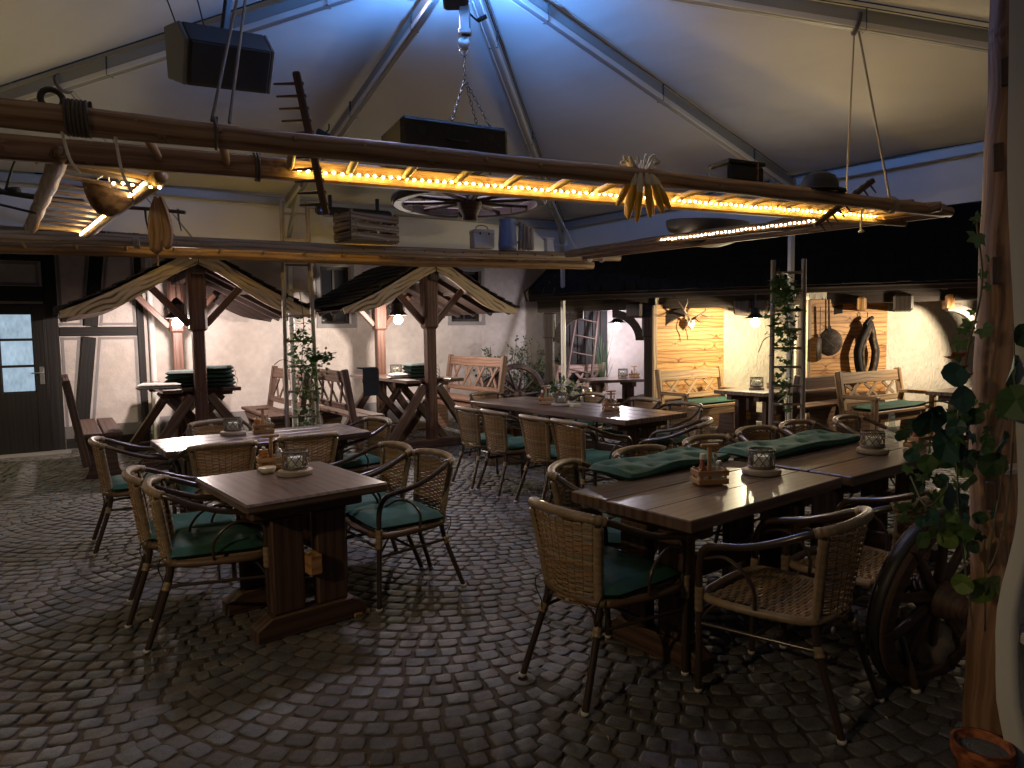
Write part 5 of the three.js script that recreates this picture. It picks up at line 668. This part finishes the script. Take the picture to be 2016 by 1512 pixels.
climber('leafy vine climbing the grey ladder between the gazebos', [-2.55, 0, -8.42], [[-0.02, 1.55, 0, 0.2, 0.4, 0.09], [0.06, 1.1, 0.02, 0.22, 0.45, 0.1], [0.02, 0.6, 0, 0.2, 0.5, 0.1], [0.08, 1.25, 0.05, 0.3, 0.25, 0.12], [0.22, 1.32, 0.05, 0.2, 0.06, 0.06]], 640, 0.075, leafA, M.leaf, [[[-0.05, 0, 0], [0.02, 0.5, 0.03], [-0.03, 1.1, 0.02], [0.02, 1.7, 0.02], [-0.02, 2.1, 0]], [[0.1, 0, 0], [0.06, 0.6, 0.04], [0.12, 1.2, 0.03]], [[0.05, 1.2, 0], [0.25, 1.33, 0.05], [0.42, 1.36, 0.06]], [[-0.05, 1.2, 0], [-0.25, 1.28, 0.05], [-0.35, 1.22, 0.05]]]);
standLadder('narrow brown trellis ladder on tent post before the booths', [3.2, 0, -7.95], -0.25, 0.33, 0.35, 2.36, 10, M.ladderGrey, 0.02);
climber('lobed leafed vine climbing the narrow trellis ladder', [3.14, 0, -7.9], [[0.0, 2.0, 0, 0.2, 0.2, 0.1], [-0.02, 1.75, 0.02, 0.22, 0.3, 0.1], [-0.02, 1.45, 0.02, 0.2, 0.25, 0.1], [0.02, 1.9, 0.04, 0.16, 0.3, 0.1], [0.0, 0.95, 0, 0.1, 0.35, 0.06], [-0.05, 2.1, 0, 0.1, 0.15, 0.08]], 300, 0.105, leafLobed, M.leaf, [[[0.05, 0, 0.03], [0.02, 0.6, 0.04], [0.07, 1.2, 0.03], [0.0, 1.8, 0.02], [-0.08, 2.25, 0]], [[0.1, 0, 0.02], [0.06, 0.9, 0.03], [0.1, 1.5, 0.03]], [[-0.1, 1.5, 0.03], [-0.25, 1.45, 0.06], [-0.32, 1.3, 0.06]]]);
standLadder('dark ladder leaning inside the far booth', [1.08, 0, -12.1], 0.2, 0.4, 0.5, 2.3, 7, M.benchDark, 0.55).rotation.z = -0.22;
{ // shrub against the house wall
  const t = thing('wall_shrub', 'thin twiggy shrub growing up the house wall behind the wheel', 'shrub', [0.2, 0, -12.75], 0.52), gs = [], tw = [];
  for (let i = 0; i < 90; i++) { const x0 = rr(-0.75, 0.75), h = rr(0.6, 1.55) * (1 - 0.2 * Math.abs(x0)), P = [[x0 * 0.7, 0, 0], [x0 + rr(-0.1, 0.1), h * 0.5, rr(0, 0.15)], [x0 * 1.1 + rr(-0.25, 0.25), h, rr(-0.05, 0.2)]]; tw.push(tube(P, 0.0045, { sides: 4, seg: 6, caps: false })); for (let k = 0; k < 26; k++) { const s = rr(0.3, 1.03), b = s < 0.5 ? [0, 1, s * 2] : [1, 2, s * 2 - 1], q = [0, 1, 2].map((c) => P[b[0]][c] + (P[b[1]][c] - P[b[0]][c]) * b[2] + rr(-0.05, 0.05)); gs.push(put(leafA, q, rr(0.035, 0.075), rr(0, 3), rr(0, 6), rr(0, 6))); } }
  part('twigs', tw, M.stem, t).userData.kind = 'stuff'; part('foliage', gs, M.leafDark, t).userData.kind = 'stuff';
}
{ const t = thing('flower_pot', 'dark pot with white daisies standing beyond the middle table', 'flower pot', [0.72, 0, -9.6]); part('pot', lathe([[0, 0], [0.18, 0], [0.24, 0.4], [0.26, 0.42], [0.24, 0.44], [0.2, 0.42], [0, 0.4]], 22), M.leather, t); const gs = []; for (let i = 0; i < 420; i++) { const a = rr(0, 6.3), r = Math.sqrt(R()) * 0.36, y = 0.42 + rr(0, 0.5) * (1.1 - r); gs.push(put(leafA, [cos(a) * r, y, sin(a) * r], rr(0.05, 0.1), rr(0.2, 1.6), rr(0, 6), rr(0, 6))); } part('foliage', gs, M.leafDark, t).userData.kind = 'stuff';
  for (let i = 0; i < 22; i++) { const a = rr(-0.4, 3.5), r = rr(0.08, 0.36), fl = []; for (let k = 0; k < 8; k++) fl.push(T(flat([0, 0, 0, -0.006, 0.018, 0.002, 0.006, 0.018, 0.002], [0, 0, 1, 0, 0, 1]), 0, 0, 0, 0, 0, k * PI / 4)); const f = part('daisy', fl, M.petalWhite, t); f.position.set(cos(a) * r, 0.55 + rr(0, 0.42), sin(a) * r + 0.06); f.rotation.set(rr(-0.5, 0.1), rr(-0.4, 0.4), 0); f.scale.setScalar(1.5); part('daisy_eye', new THREE.SphereGeometry(0.006, 6, 4).toNonIndexed(), M.yellow, f); } }
{ const t = thing('milk_can', 'old metal milk can with shiny neck beyond the middle table', 'milk can', [1.02, 0, -9.3]); part('body', lathe([[0, 0], [0.15, 0], [0.155, 0.03], [0.155, 0.42], [0.13, 0.52], [0.085, 0.58]], 24), M.tin, t); part('neck', lathe([[0.085, 0.58], [0.085, 0.66], [0.1, 0.68], [0.1, 0.7], [0.0, 0.71]], 24), M.brass, t); part('lid', lathe([[0.07, 0.7], [0.07, 0.77], [0.06, 0.8], [0.0, 0.81]], 20), M.brass, t); part('handle', tube([[0.14, 0.48, 0], [0.24, 0.53, 0], [0.26, 0.42, 0], [0.16, 0.34, 0]], 0.012), M.tin, t); }
{ const t = thing('reed_plant', 'tall grassy reeds standing in the dark far booth', 'plant', [1.66, 0, -12.55]); const gs = []; for (let i = 0; i < 50; i++) { const a = rr(0, 6.3), h = rr(0.7, 1.7), b = rr(0.05, 0.3); gs.push(tube([[0, 0, 0], [cos(a) * b * 0.3, h * 0.6, sin(a) * b * 0.3], [cos(a) * b, h, sin(a) * b]], (s) => [0.002, 0.012 * (1 - s)], { sides: 4, seg: 7, caps: false })); } part('blades', gs, M.leafDark, t).userData.kind = 'stuff'; }

// ---------------------------------------------------------------- log post, vine, curtain and pot at the right edge
{ const t = thing('log_post', 'thick peeled log post at the right edge', 'post', [1.765, 0, -2.47]); part('trunk', tube([[0, 0, 0], [0.012, 0.6, -0.012], [0.02, 1.2, -0.05], [0.06, 1.9, -0.09], [0.09, 2.6, -0.13], [0.11, 3.25, -0.16]], (s) => 0.079 * (1 - 0.1 * s) * (1 + 0.035 * sin(s * 23) + 0.02 * sin(s * 57)), { seg: 60, sides: 18 }), M.log, t); for (const [x, y, z] of [[-0.06, 0.95, 0.04], [-0.04, 1.75, 0.0], [-0.03, 2.15, -0.03], [0.0, 2.45, -0.05]]) part('knot', T(cb(0.035, 0.1, 0.02, 0.006), x, y, z + 0.02, 0, -0.6, 0.04), M.trestle, t); part('bark_shelf', T(cb(0.11, 0.02, 0.06, 0.008), 0.0, 1.05, 0.08, 0.1, 0, 0.1), M.disc, t); }
{ const t = thing('tent_curtain', 'white tied tent curtain at the far right edge', 'curtain', [0, 0, 0]); const pos = [], uv = [], idx = [], n = 40, m = 40, edge = (y) => { const k = [[0, 1.7], [0.35, 1.64], [0.55, 1.63], [0.95, 1.69], [1.3, 1.675], [2.2, 1.635], [3.3, 1.6]]; for (let i = 0; i < k.length - 1; i++) if (y <= k[i + 1][0]) { const f = (y - k[i][0]) / (k[i + 1][0] - k[i][0]), s = f * f * (3 - 2 * f); return k[i][1] + (k[i + 1][1] - k[i][1]) * s; } return 1.63; };
  for (let j = 0; j <= m; j++) for (let i = 0; i <= n; i++) { const y = j / m * 3.25 + 0.03, u = i / n; pos.push(edge(y) + u * 0.9, y, -2.28 + 0.05 * sin(u * 30 + 0.4 * sin(y * 2)) + 0.12 * u); uv.push(u, y); } for (let j = 0; j < m; j++) for (let i = 0; i < n; i++) { const a = j * (n + 1) + i; idx.push(a, a + 1, a + n + 1, a + 1, a + n + 2, a + n + 1); }
  const g = new THREE.BufferGeometry(); g.setAttribute('position', new THREE.Float32BufferAttribute(pos, 3)); g.setAttribute('uv', new THREE.Float32BufferAttribute(uv, 2)); g.setIndex(idx); g.computeVertexNormals(); part('cloth', g, M.valance, t); part('tie_band', T(cb(0.5, 0.04, 0.2, 0.01), 1.95, 0.5, -2.26), M.valance, t); }
{ const t = thing('clay_pot', 'terracotta pot at the foot of the log post', 'flower pot', [1.6, 0, -2.26]); part('pot', lathe([[0, 0], [0.07, 0], [0.085, 0.08], [0.095, 0.08], [0.097, 0.125], [0.083, 0.125], [0.078, 0.09], [0, 0.08]], 26), M.clay, t); part('soil', T(lathe([[0.086, 0], [0.05, 0.01], [0, 0.012]], 16), 0, 0.095, 0), M.plinth, t); }
{ const t = thing('nasturtium_vine', 'nasturtium vine with round leaves and orange flowers climbing the log', 'climbing plant', [0, 0, 0]);
  const lf = (x, y, z, s, m, g = leafRound) => { const o = part('leaf', g, m, t); o.position.set(x, y, z); o.rotation.set(rr(-0.5, 0.5), rr(-0.9, 0.9), rr(2.3, 4)); o.scale.setScalar(s); };
  for (let i = 0; i < 60; i++) lf(rr(1.44, 1.7), rr(0.78, 1.3), rr(-2.6, -2.3), rr(0.035, 0.07), [M.leaf, M.leafDark, M.leafDark, M.leafBlue][i % 4], i % 3 ? leafLobed : leafRound);
  for (let i = 0; i < 24; i++) lf(rr(1.46, 1.64), rr(0.9, 1.28), rr(-2.5, -2.3), rr(0.045, 0.075), [M.leafDark, M.leaf, M.leafBlue, M.leaf][i % 4]);
  for (const [x, y, z, s] of [[1.483, 1.28, -2.35, 0.13], [1.466, 1.193, -2.35, 0.12], [1.509, 1.019, -2.35, 0.12], [1.535, 1.158, -2.35, 0.11], [1.561, 1.35, -2.35, 0.1], [1.544, 1.419, -2.35, 0.09], [1.44, 1.28, -2.35, 0.11]]) lf(x, y, z, s, M.leafBlue);
  for (const [x, y, z, s, m] of [[1.537, 0.7, -2.25, 0.1, M.leafLime], [1.587, 0.708, -2.25, 0.085, M.leafLime], [1.503, 0.725, -2.25, 0.07, M.leafLime], [1.478, 0.858, -2.25, 0.07, M.leafLime], [1.437, 0.9, -2.25, 0.06, M.leaf], [1.387, 0.892, -2.25, 0.05, M.leafLime], [1.495, 0.9, -2.25, 0.08, M.leaf], [1.503, 0.833, -2.25, 0.07, M.leafLime], [1.637, 1.358, -2.25, 0.12, M.leaf], [1.653, 1.458, -2.25, 0.12, M.leaf], [1.628, 1.208, -2.25, 0.1, M.leafDark], [1.662, 1.558, -2.25, 0.08, M.leafDark], [1.628, 1.125, -2.25, 0.09, M.leafDark]]) lf(x, y, z, s, m);
  for (const [x, y, z, s] of [[1.626, 1.891, -2.42, 0.085], [1.608, 1.944, -2.42, 0.05], [1.662, 1.81, -2.42, 0.05], [1.617, 1.586, -2.42, 0.06], [1.599, 1.523, -2.42, 0.075], [1.644, 1.559, -2.42, 0.07], [1.585, 1.559, -2.42, 0.05], [1.653, 1.702, -2.42, 0.045], [1.608, 1.622, -2.42, 0.045], [1.662, 1.756, -2.42, 0.05]]) lf(x, y, z, s, M.leaf, leafLobed);
  for (const [x, y, z, s] of [[1.544, 1.453, -2.38, 1.15], [1.569, 1.414, -2.38, 0.6], [1.587, 1.386, -2.38, 0.6]]) { const fl = []; for (let k = 0; k < 5; k++) fl.push(put(leafA, [0, 0, 0], 0.035, 0.9, 0, k * 1.256)); const f = part('flower', fl, M.petal, t); f.position.set(x, y, z); f.rotation.set(0.4, -0.6, 0.5); f.scale.setScalar(s); part('calyx', T(lathe([[0, -0.03], [0.008, -0.02], [0.012, 0], [0, 0.01]], 8), 0, 0, -0.01), M.leaf, f); }
  for (const P of [[[1.634, 0.483, -2.38], [1.568, 0.842, -2.36], [1.542, 1.192, -2.36], [1.581, 1.453, -2.38], [1.639, 1.701, -2.4], [1.626, 1.917, -2.42]], [[1.637, 1.125, -2.25], [1.587, 0.725, -2.25], [1.673, 0.86, -2.3], [1.695, 1.286, -2.3], [1.682, 1.559, -2.3]], [[1.542, 1.279, -2.36], [1.472, 1.297, -2.36], [1.408, 1.274, -2.4]], [[1.524, 0.999, -2.36], [1.446, 0.929, -2.36], [1.437, 1.015, -2.45]]]) part('stem', tube(P, 0.0035, { sides: 5, seg: 26 }), M.stem, t);
}

// ---------------------------------------------------------------- things hung on the booth walls
const wy = Math.atan2(0.4, 1.195);
{ const t = thing('antlers', 'mounted antlers with small skull plate on the orange boards', 'antlers', [2.82, 1.72, -10.98], 0.32); part('skull', T(ext([[0, -0.1], [0.07, -0.02], [0.05, 0.06], [-0.05, 0.06], [-0.07, -0.02]], 0.04, 0.008), 0.02, -0.04, 0.06), M.skull, t); for (const s of [1, -1]) { const b = part('antler_beam', tube([[s * 0.03, 0.02, 0.07], [s * 0.1, 0.08, 0.16], [s * 0.2, 0.17, 0.2], [s * 0.27, 0.3, 0.16]], (q) => 0.019 * (1 - 0.6 * q), { sides: 8 }), M.bone, t); for (const P of [[[s * 0.05, 0.05, 0.1], [s * 0.08, -0.02, 0.2], [s * 0.13, -0.05, 0.26]], [[s * 0.12, 0.1, 0.17], [s * 0.2, 0.05, 0.26], [s * 0.26, 0.06, 0.3]], [[s * 0.2, 0.17, 0.2], [s * 0.15, 0.28, 0.22], [s * 0.14, 0.34, 0.2]]]) part('tine', tube(P, (q) => 0.013 * (1 - 0.75 * q), { sides: 7 }), M.bone, b); } part('leather_cord', tube([[-0.06, 0.02, 0.06], [-0.09, -0.1, 0.06], [-0.05, -0.2, 0.05], [-0.03, -0.3, 0.05]], 0.007), M.leather, t); }
for (const [x, y, z, r, turn, lab] of [[4.78, 1.36, -10.33, 0.21, -0.35, 'front one of two long handled iron pans on the boards'], [4.62, 1.26, -10.28, 0.19, 0.75, 'rear iron pan, tilted behind the front one']]) { const t = thing('iron_pan', lab, 'pan', [x, y, z], 0.3 + turn, 'long handled iron pans hung on the boards'); part('bowl', lathe([[0, -0.02], [r * 0.8, -0.02], [r, 0.03], [r * 0.97, 0.03], [r * 0.78, -0.008], [0, -0.008]], 30).rotateX(PI / 2 + PI), M.panIron, t); part('handle', [T(cb(0.028, 0.46, 0.008, 0.002), -0.01, r + 0.21, 0.0, 0, 0, 0.03), T(cb(0.05, 0.07, 0.01, 0.002), 0, r - 0.0, 0.0)], M.panIron, t); }
{ const t = thing('horse_collar', 'old black horse collar hanging on the orange boards', 'horse collar', [5.38, 1.22, -10.42], 0.28); const P = [], Q = []; for (let i = 0; i <= 28; i++) { const a = -PI / 2 + (i / 28) * 2 * PI, y = sin(a), k = y > 0 ? 1 - 0.72 * y : 1; P.push([cos(a) * 0.165 * k + (y > 0.5 ? 0.03 * y : 0), y * 0.42, 0.02]); Q.push([cos(a) * 0.118 * k + (y > 0.5 ? 0.03 * y : 0), y * 0.37 - 0.01, 0.06]); } part('pad', tube(P, (s) => [0.055, 0.062], { seg: 70, sides: 10 }), M.leather, t); part('roll', tube(Q, 0.03, { seg: 70, sides: 9 }), M.hide, t); part('peak', tube([[-0.05, 0.38, 0.02], [0.02, 0.47, 0.03], [0.09, 0.5, 0.03]], (s) => [0.03, 0.05 * (1 - s * 0.5)], { sides: 8 }), M.leather, t); part('hook', tube([[0.02, 0.5, 0.0], [0.02, 0.56, 0.0], [0.03, 0.58, -0.02]], 0.006), M.iron, t); part('buckle', T(new THREE.TorusGeometry(0.022, 0.006, 6, 12).rotateY(1).toNonIndexed(), 0.22, -0.1, 0.03), M.brass, t); }

// ---------------------------------------------------------------- table ware
function lantern(p, where, disc = 0.1, s = 1) {
  const w = thing('wood_slice', 'birch wood slice ' + where.replace('lantern', 'under the lantern'), 'wood slice', p, rr(0, 6), 'wood slices under the lanterns'); part('slice', lathe([[0, 0], [disc, 0], [disc * 1.02, 0.004], [disc * 1.0, 0.028], [0, 0.03]], 22).scale(1, 1, 0.9), M.disc, w); part('bark_ring', lathe([[disc * 1.0, 0.001], [disc * 1.05, 0.006], [disc * 1.05, 0.024], [disc * 1.0, 0.029]], 22).scale(1, 1, 0.9), M.bark, w);
  const t = thing('glass_lantern', 'glass candle ' + where, 'lantern', [p[0], p[1] + 0.03, p[2]], rr(0, 6), 'glass lanterns with wire lattice on the tables'), r = 0.066 * s, H = 0.115 * s;
  part('glass', lathe([[0, 0.003], [r * 0.92, 0.003], [r, 0.02], [r, H], [r * 0.96, H], [r * 0.95, 0.02]], 26), M.glass, t);
  const gs = []; for (let k = 0; k < 10; k++) for (const d of [1, -1]) { const P = []; for (let i = 0; i <= 5; i++) { const a = k / 10 * 2 * PI + d * i / 5 * 0.95; P.push([cos(a) * (r + 0.003), 0.012 + i / 5 * (H - 0.028), sin(a) * (r + 0.003)]); } gs.push(tube(P, 0.0028, { straight: true, sides: 4, caps: false })); } part('wire_lattice', gs, M.wire, t);
  part('rim_band', [lathe([[r + 0.002, H - 0.018], [r + 0.006, H - 0.016], [r + 0.006, H - 0.008], [r + 0.002, H - 0.006]], 26), lathe([[r + 0.002, 0.004], [r + 0.007, 0.006], [r + 0.007, 0.02], [r + 0.002, 0.022]], 26)], M.wire, t);
  part('candle', lathe([[0, 0.005], [r * 0.62, 0.005], [r * 0.62, H * 0.62], [r * 0.5, H * 0.6], [0, H * 0.58]], 18), M.candle, t); part('wick', tube([[0, H * 0.58, 0], [0, H * 0.7, 0.003]], 0.0018, { straight: true, sides: 5 }), M.black, t);
}
function condiments(p, turn, where, kind = 0) {
  const t = thing('condiment_crate', 'small slatted wooden condiment crate ' + where, 'crate', p, turn, 'slatted condiment crates on the tables'), c = cos(turn), s = sin(turn), L = 0.165, W = 0.1;
  for (let i = 0; i < 2; i++) { for (const z of [1, -1]) part('slat', T(cb(L, 0.028, 0.007, 0.002), 0, 0.018 + i * 0.044, z * W / 2), M.crate[i], t); for (const x of [1, -1]) part('slat', T(cb(0.007, 0.028, W - 0.008, 0.002), x * (L / 2 - 0.004), 0.018 + i * 0.044, 0), M.crate[1 - i], t); }
  for (const x of [1, -1]) for (const z of [1, -1]) part('corner_post', T(cb(0.012, 0.085, 0.012, 0.002), x * (L / 2 - 0.014), 0.0425, z * (W / 2 - 0.0095)), M.crate[0], t);
  part('floor', T(cb(L - 0.01, 0.006, W - 0.01, 0.001), 0, 0.006, 0), M.crate[1], t); part('handle_post', T(cb(0.02, 0.19, 0.02, 0.004), 0, 0.1, 0), M.crate[0], t); part('handle_bar', T(cb(0.1, 0.016, 0.022, 0.005), 0, 0.2, 0), M.crate[0], t);
  const at = (x, z) => [p[0] + x * c + z * s, p[1] + 0.009, p[2] - x * s + z * c];
  if (kind === 1) { const m = thing('pepper_mill', 'orange wooden pepper mill in the condiment crate ' + where, 'pepper mill', at(-0.045, 0.015), 0); part('body', lathe([[0, 0], [0.026, 0], [0.027, 0.1], [0.025, 0.115], [0.0, 0.116]], 18), M.mill, m); part('knob', lathe([[0.008, 0.116], [0.012, 0.122], [0.008, 0.132], [0, 0.134]], 12), M.steel, m); }
  else { const b = thing('sauce_bottle', 'sauce bottle with white cap in the condiment crate ' + where, 'bottle', at(-0.045, 0.01), 0, 'bottles in the condiment crates'); part('bottle', lathe([[0, 0], [0.023, 0], [0.024, 0.06], [0.02, 0.075], [0.011, 0.1], [0.011, 0.125], [0, 0.126]], 16), M.sauce, b); part('cap', lathe([[0.013, 0.122], [0.013, 0.148], [0.011, 0.15], [0, 0.15]], 14), M.tag, b); part('bottle_label', lathe([[0.0245, 0.015], [0.0247, 0.05]], 16), M.tag, b); }
  const g = thing('glass_shaker', 'little glass shaker in the condiment crate ' + where, 'shaker', at(0.045, 0.015), 0, 'glass shakers in the condiment crates'); part('glass', lathe([[0, 0], [0.019, 0], [0.02, 0.045], [0.012, 0.075], [0.012, 0.09]], 14), M.bottle, g); part('cap', lathe([[0.014, 0.088], [0.014, 0.105], [0.008, 0.113], [0, 0.114]], 14), M.steel, g);
  const d = thing('oil_bottle', 'slim glass oil bottle in the condiment crate ' + where, 'bottle', at(0.04, -0.024), 0, 'slim oil bottles in the condiment crates'); part('glass', lathe([[0, 0], [0.017, 0], [0.018, 0.07], [0.009, 0.1], [0.009, 0.125], [0, 0.126]], 14), M.bottle, d); part('stopper', lathe([[0.007, 0.125], [0.01, 0.14], [0, 0.144]], 10), M.crate[0], d);
}
const tt = 0.7605;
lantern([-1.26, tt, -3.92], 'lantern on the small square table'); condiments([-1.46, tt, -4.1], 0.5, 'on the small square table', 1);
{ const t = thing('small_bowl', 'little cream bowl beside the lantern on small square table', 'bowl', [-1.44, tt, -3.97]); part('bowl', lathe([[0, 0], [0.035, 0], [0.047, 0.02], [0.05, 0.034], [0.046, 0.034], [0.04, 0.02], [0, 0.008]], 20), M.porcelain, t); part('foot_ring', lathe([[0.03, 0.0], [0.034, -0.0001], [0.034, 0.004], [0.03, 0.004]], 18), M.porcelain, t); }
lantern([-2.3, tt, -5.6], 'lantern on the narrow plank table'); condiments([-2.08, tt, -5.68], 0.45, 'on the narrow plank table', 1);
lantern([0.54, tt, -7.48], 'lantern on the long middle table', 0.12); condiments([0.38, tt, -7.68], 0.1, 'at left of the long middle table'); condiments([1.0, tt, -6.92], 0.1, 'at right of the long middle table');
{ const t = thing('ashtray', 'small white square ashtray on the long middle table', 'ashtray', [0.68, tt, -7.36], 0.4); part('dish', [T(cb(0.1, 0.012, 0.1, 0.003), 0, 0.006, 0), ...[0, 1, 2, 3].map((k) => T(cb(0.1, 0.03, 0.01, 0.003), 0.045 * sin(k * PI / 2), 0.018, 0.045 * cos(k * PI / 2), 0, k * PI / 2, 0))], M.porcelain, t); part('notch', T(cb(0.02, 0.008, 0.012, 0.002), 0, 0.034, 0.045), M.porcelain, t); }
lantern([1.37, tt, -3.74], 'lantern on the glossy front table'); condiments([1.02, tt, -3.52], 0.15, 'on the glossy front table');
lantern([2.32, 0.7535, -4.38], 'lantern on the joined table'); condiments([2.72, 0.7535, -4.56], 0.5, 'on the joined table beside the vine');
{ const t = thing('glass_jug', 'clear faceted glass bottle standing beside the vine', 'bottle', [2.63, 0.7535, -4.72]); part('glass', lathe([[0, 0], [0.045, 0], [0.05, 0.03], [0.036, 0.09], [0.018, 0.14], [0.018, 0.16], [0.024, 0.17], [0.024, 0.185]], 10), M.bottle, t); part('stopper', lathe([[0.016, 0.18], [0.024, 0.195], [0.012, 0.21], [0, 0.215]], 10), M.bottle, t); }
lantern([3.4, 0.7355, -9.5], 'lantern on the booth table by warm lamp', 0.1, 1.25); condiments([3.68, 0.7355, -9.6], 0.3, 'on the booth table by warm lamp');
lantern([1.9, 0.7705, -11.7], 'lantern on the far booth table', 0.09, 1.2); condiments([2.1, 0.7705, -11.75], 0.2, 'on the far booth table');
lantern([-1.74, 0.953, -10.3], 'lantern on the right gazebo table', 0.08, 1.25);
// cushions
function cushStack(p, n, lab, turn) { for (let i = 0; i < n; i++) { const t = thing('stacked_cushion', ['bottom', 'second', 'third', 'fourth', 'fifth', 'sixth'][i] + ' green cushion of the stack ' + lab, 'cushion', [p[0] + rr(-0.015, 0.015), p[1] + 0.028 + i * 0.05, p[2] + rr(-0.015, 0.015)], turn + rr(-0.12, 0.12), 'green cushions stacked on the gazebo tables'); part('pad', pillow(0.42, 0.058, 0.4, 10, 0.3, 0.004), M.greenDark, t); part('tie', tube([[0.2, 0, 0.18], [0.23, -0.03, 0.19], [0.235, -0.09, 0.2]], 0.003, { sides: 4, seg: 8 }), M.greenDark, t); } }
cushStack([-4.12, 0.953, -8.62], 4, 'left of the left gazebo post', 0.3); cushStack([-3.72, 0.953, -8.62], 5, 'right of the left gazebo post', 0.3); cushStack([-1.33, 0.953, -9.85], 4, 'behind the right gazebo post', 0.5);
for (const [p, ry, lab] of [[[-4.28, 0.953, -8.28], 0.5, 'folded white blanket on the left gazebo table'], [[-1.52, 0.953, -9.75], 0.4, 'folded white blanket on the right gazebo table']]) { const t = thing('folded_blanket', lab, 'blanket', p, ry, 'folded white blankets on the gazebo tables'); for (let i = 0; i < 2; i++) part('fold', T(pillow(0.5 - i * 0.03, 0.036, 0.3, 10, 0.22, 0.003), i * 0.01, 0.018 + i * 0.033, 0), M.white, t); }
for (const [x, y, z, ry, L, lab] of [[0.88, 0.783, -4.0, 0.66, 0.95, 'long green bench cushion lying on far edge of glossy front table'], [1.9, 0.779, -4.6, 0.64, 1.3, 'long green buttoned bench cushion lying on far side of joined table'], [1.2, 0.5, -4.75, 0.5, 0.6, 'rumpled green cushion low between middle table and front table']]) { const t = thing('bench_cushion', lab, 'cushion', [x, y, z], ry); const g = pillow(L, 0.058, 0.34, 26, 0.28, 0.008), a = g.attributes.position; for (let i = 0; i < a.count; i++) { const u = a.getX(i) / L, v = a.getZ(i); let d = 0; for (let k = -2; k <= 2; k++) for (const w of [-0.08, 0.08]) d += Math.exp(-(((u * L - k * L / 5.2) ** 2 + (v - w) ** 2) / 0.0016)); a.setY(i, a.getY(i) - Math.sign(a.getY(i)) * 0.018 * Math.min(1, d) + 0.008 * sin(u * 9 + v * 12)); } g.computeVertexNormals(); part('pad', g, M.green, t); part('tie', tube([[L / 2 - 0.02, 0, -0.15], [L / 2 + 0.05, 0.01, -0.16], [L / 2 + 0.12, -0.03, -0.12]], 0.003, { sides: 4, seg: 8 }), M.greenDark, t); }
{ const t = thing('folded_cloth', 'dark cloth hanging over the bench end left of right gazebo', 'cloth', gz(G2, -1.0, 0.2).map((v, i) => (i === 1 ? 1.15 : v)), 0.585); part('drape', [T(cb(0.2, 0.02, 0.2, 0.008), 0, 0.0, 0), T(cb(0.2, 0.34, 0.02, 0.008), 0, -0.17, 0.105), T(cb(0.02, 0.3, 0.19, 0.008), 0.11, -0.16, 0)], mat([0.02, 0.022, 0.03], { roughness: 0.95, bumpMap: TFabB, bumpScale: 0.004 }), t); part('hem', T(cb(0.21, 0.02, 0.024, 0.006), 0, -0.34, 0.106), M.greenDark, t); }

// ---------------------------------------------------------------- lamps of the yard outside the frame whose light reaches in from the left
for (const [p, rgb, I, lab] of [[[-3.2, 2.95, 0.6], [1, 0.74, 0.42], 11, 'warm yard lamp behind the camera on the left'], [[-7.9, 2.05, -7.6], [1, 0.83, 0.45], 9, 'warm wall lamp of the house beyond the black door']]) {
  const t = thing('yard_lamp', lab, 'lamp', p); part('shade', lathe([[0, 0.16], [0.04, 0.15], [0.1, 0.06], [0.19, -0.04], [0.185, -0.045], [0.09, 0.05], [0.05, 0.09], [0, 0.1]], 20), M.iron, t); part('bulb', T(new THREE.SphereGeometry(0.05, 14, 10).toNonIndexed(), 0, 0, 0), glow(rgb, 9), t); part('arm', tube([[0, 0.15, 0], [-0.1, 0.3, 0], [-0.35, 0.25, 0]], 0.012), M.iron, t);
  const l = new THREE.PointLight(new THREE.Color(...rgb), I, 0, 2); l.castShadow = true; l.shadow.radius = 2.4; t.add(l);
}
renderer.render(scene, camera);
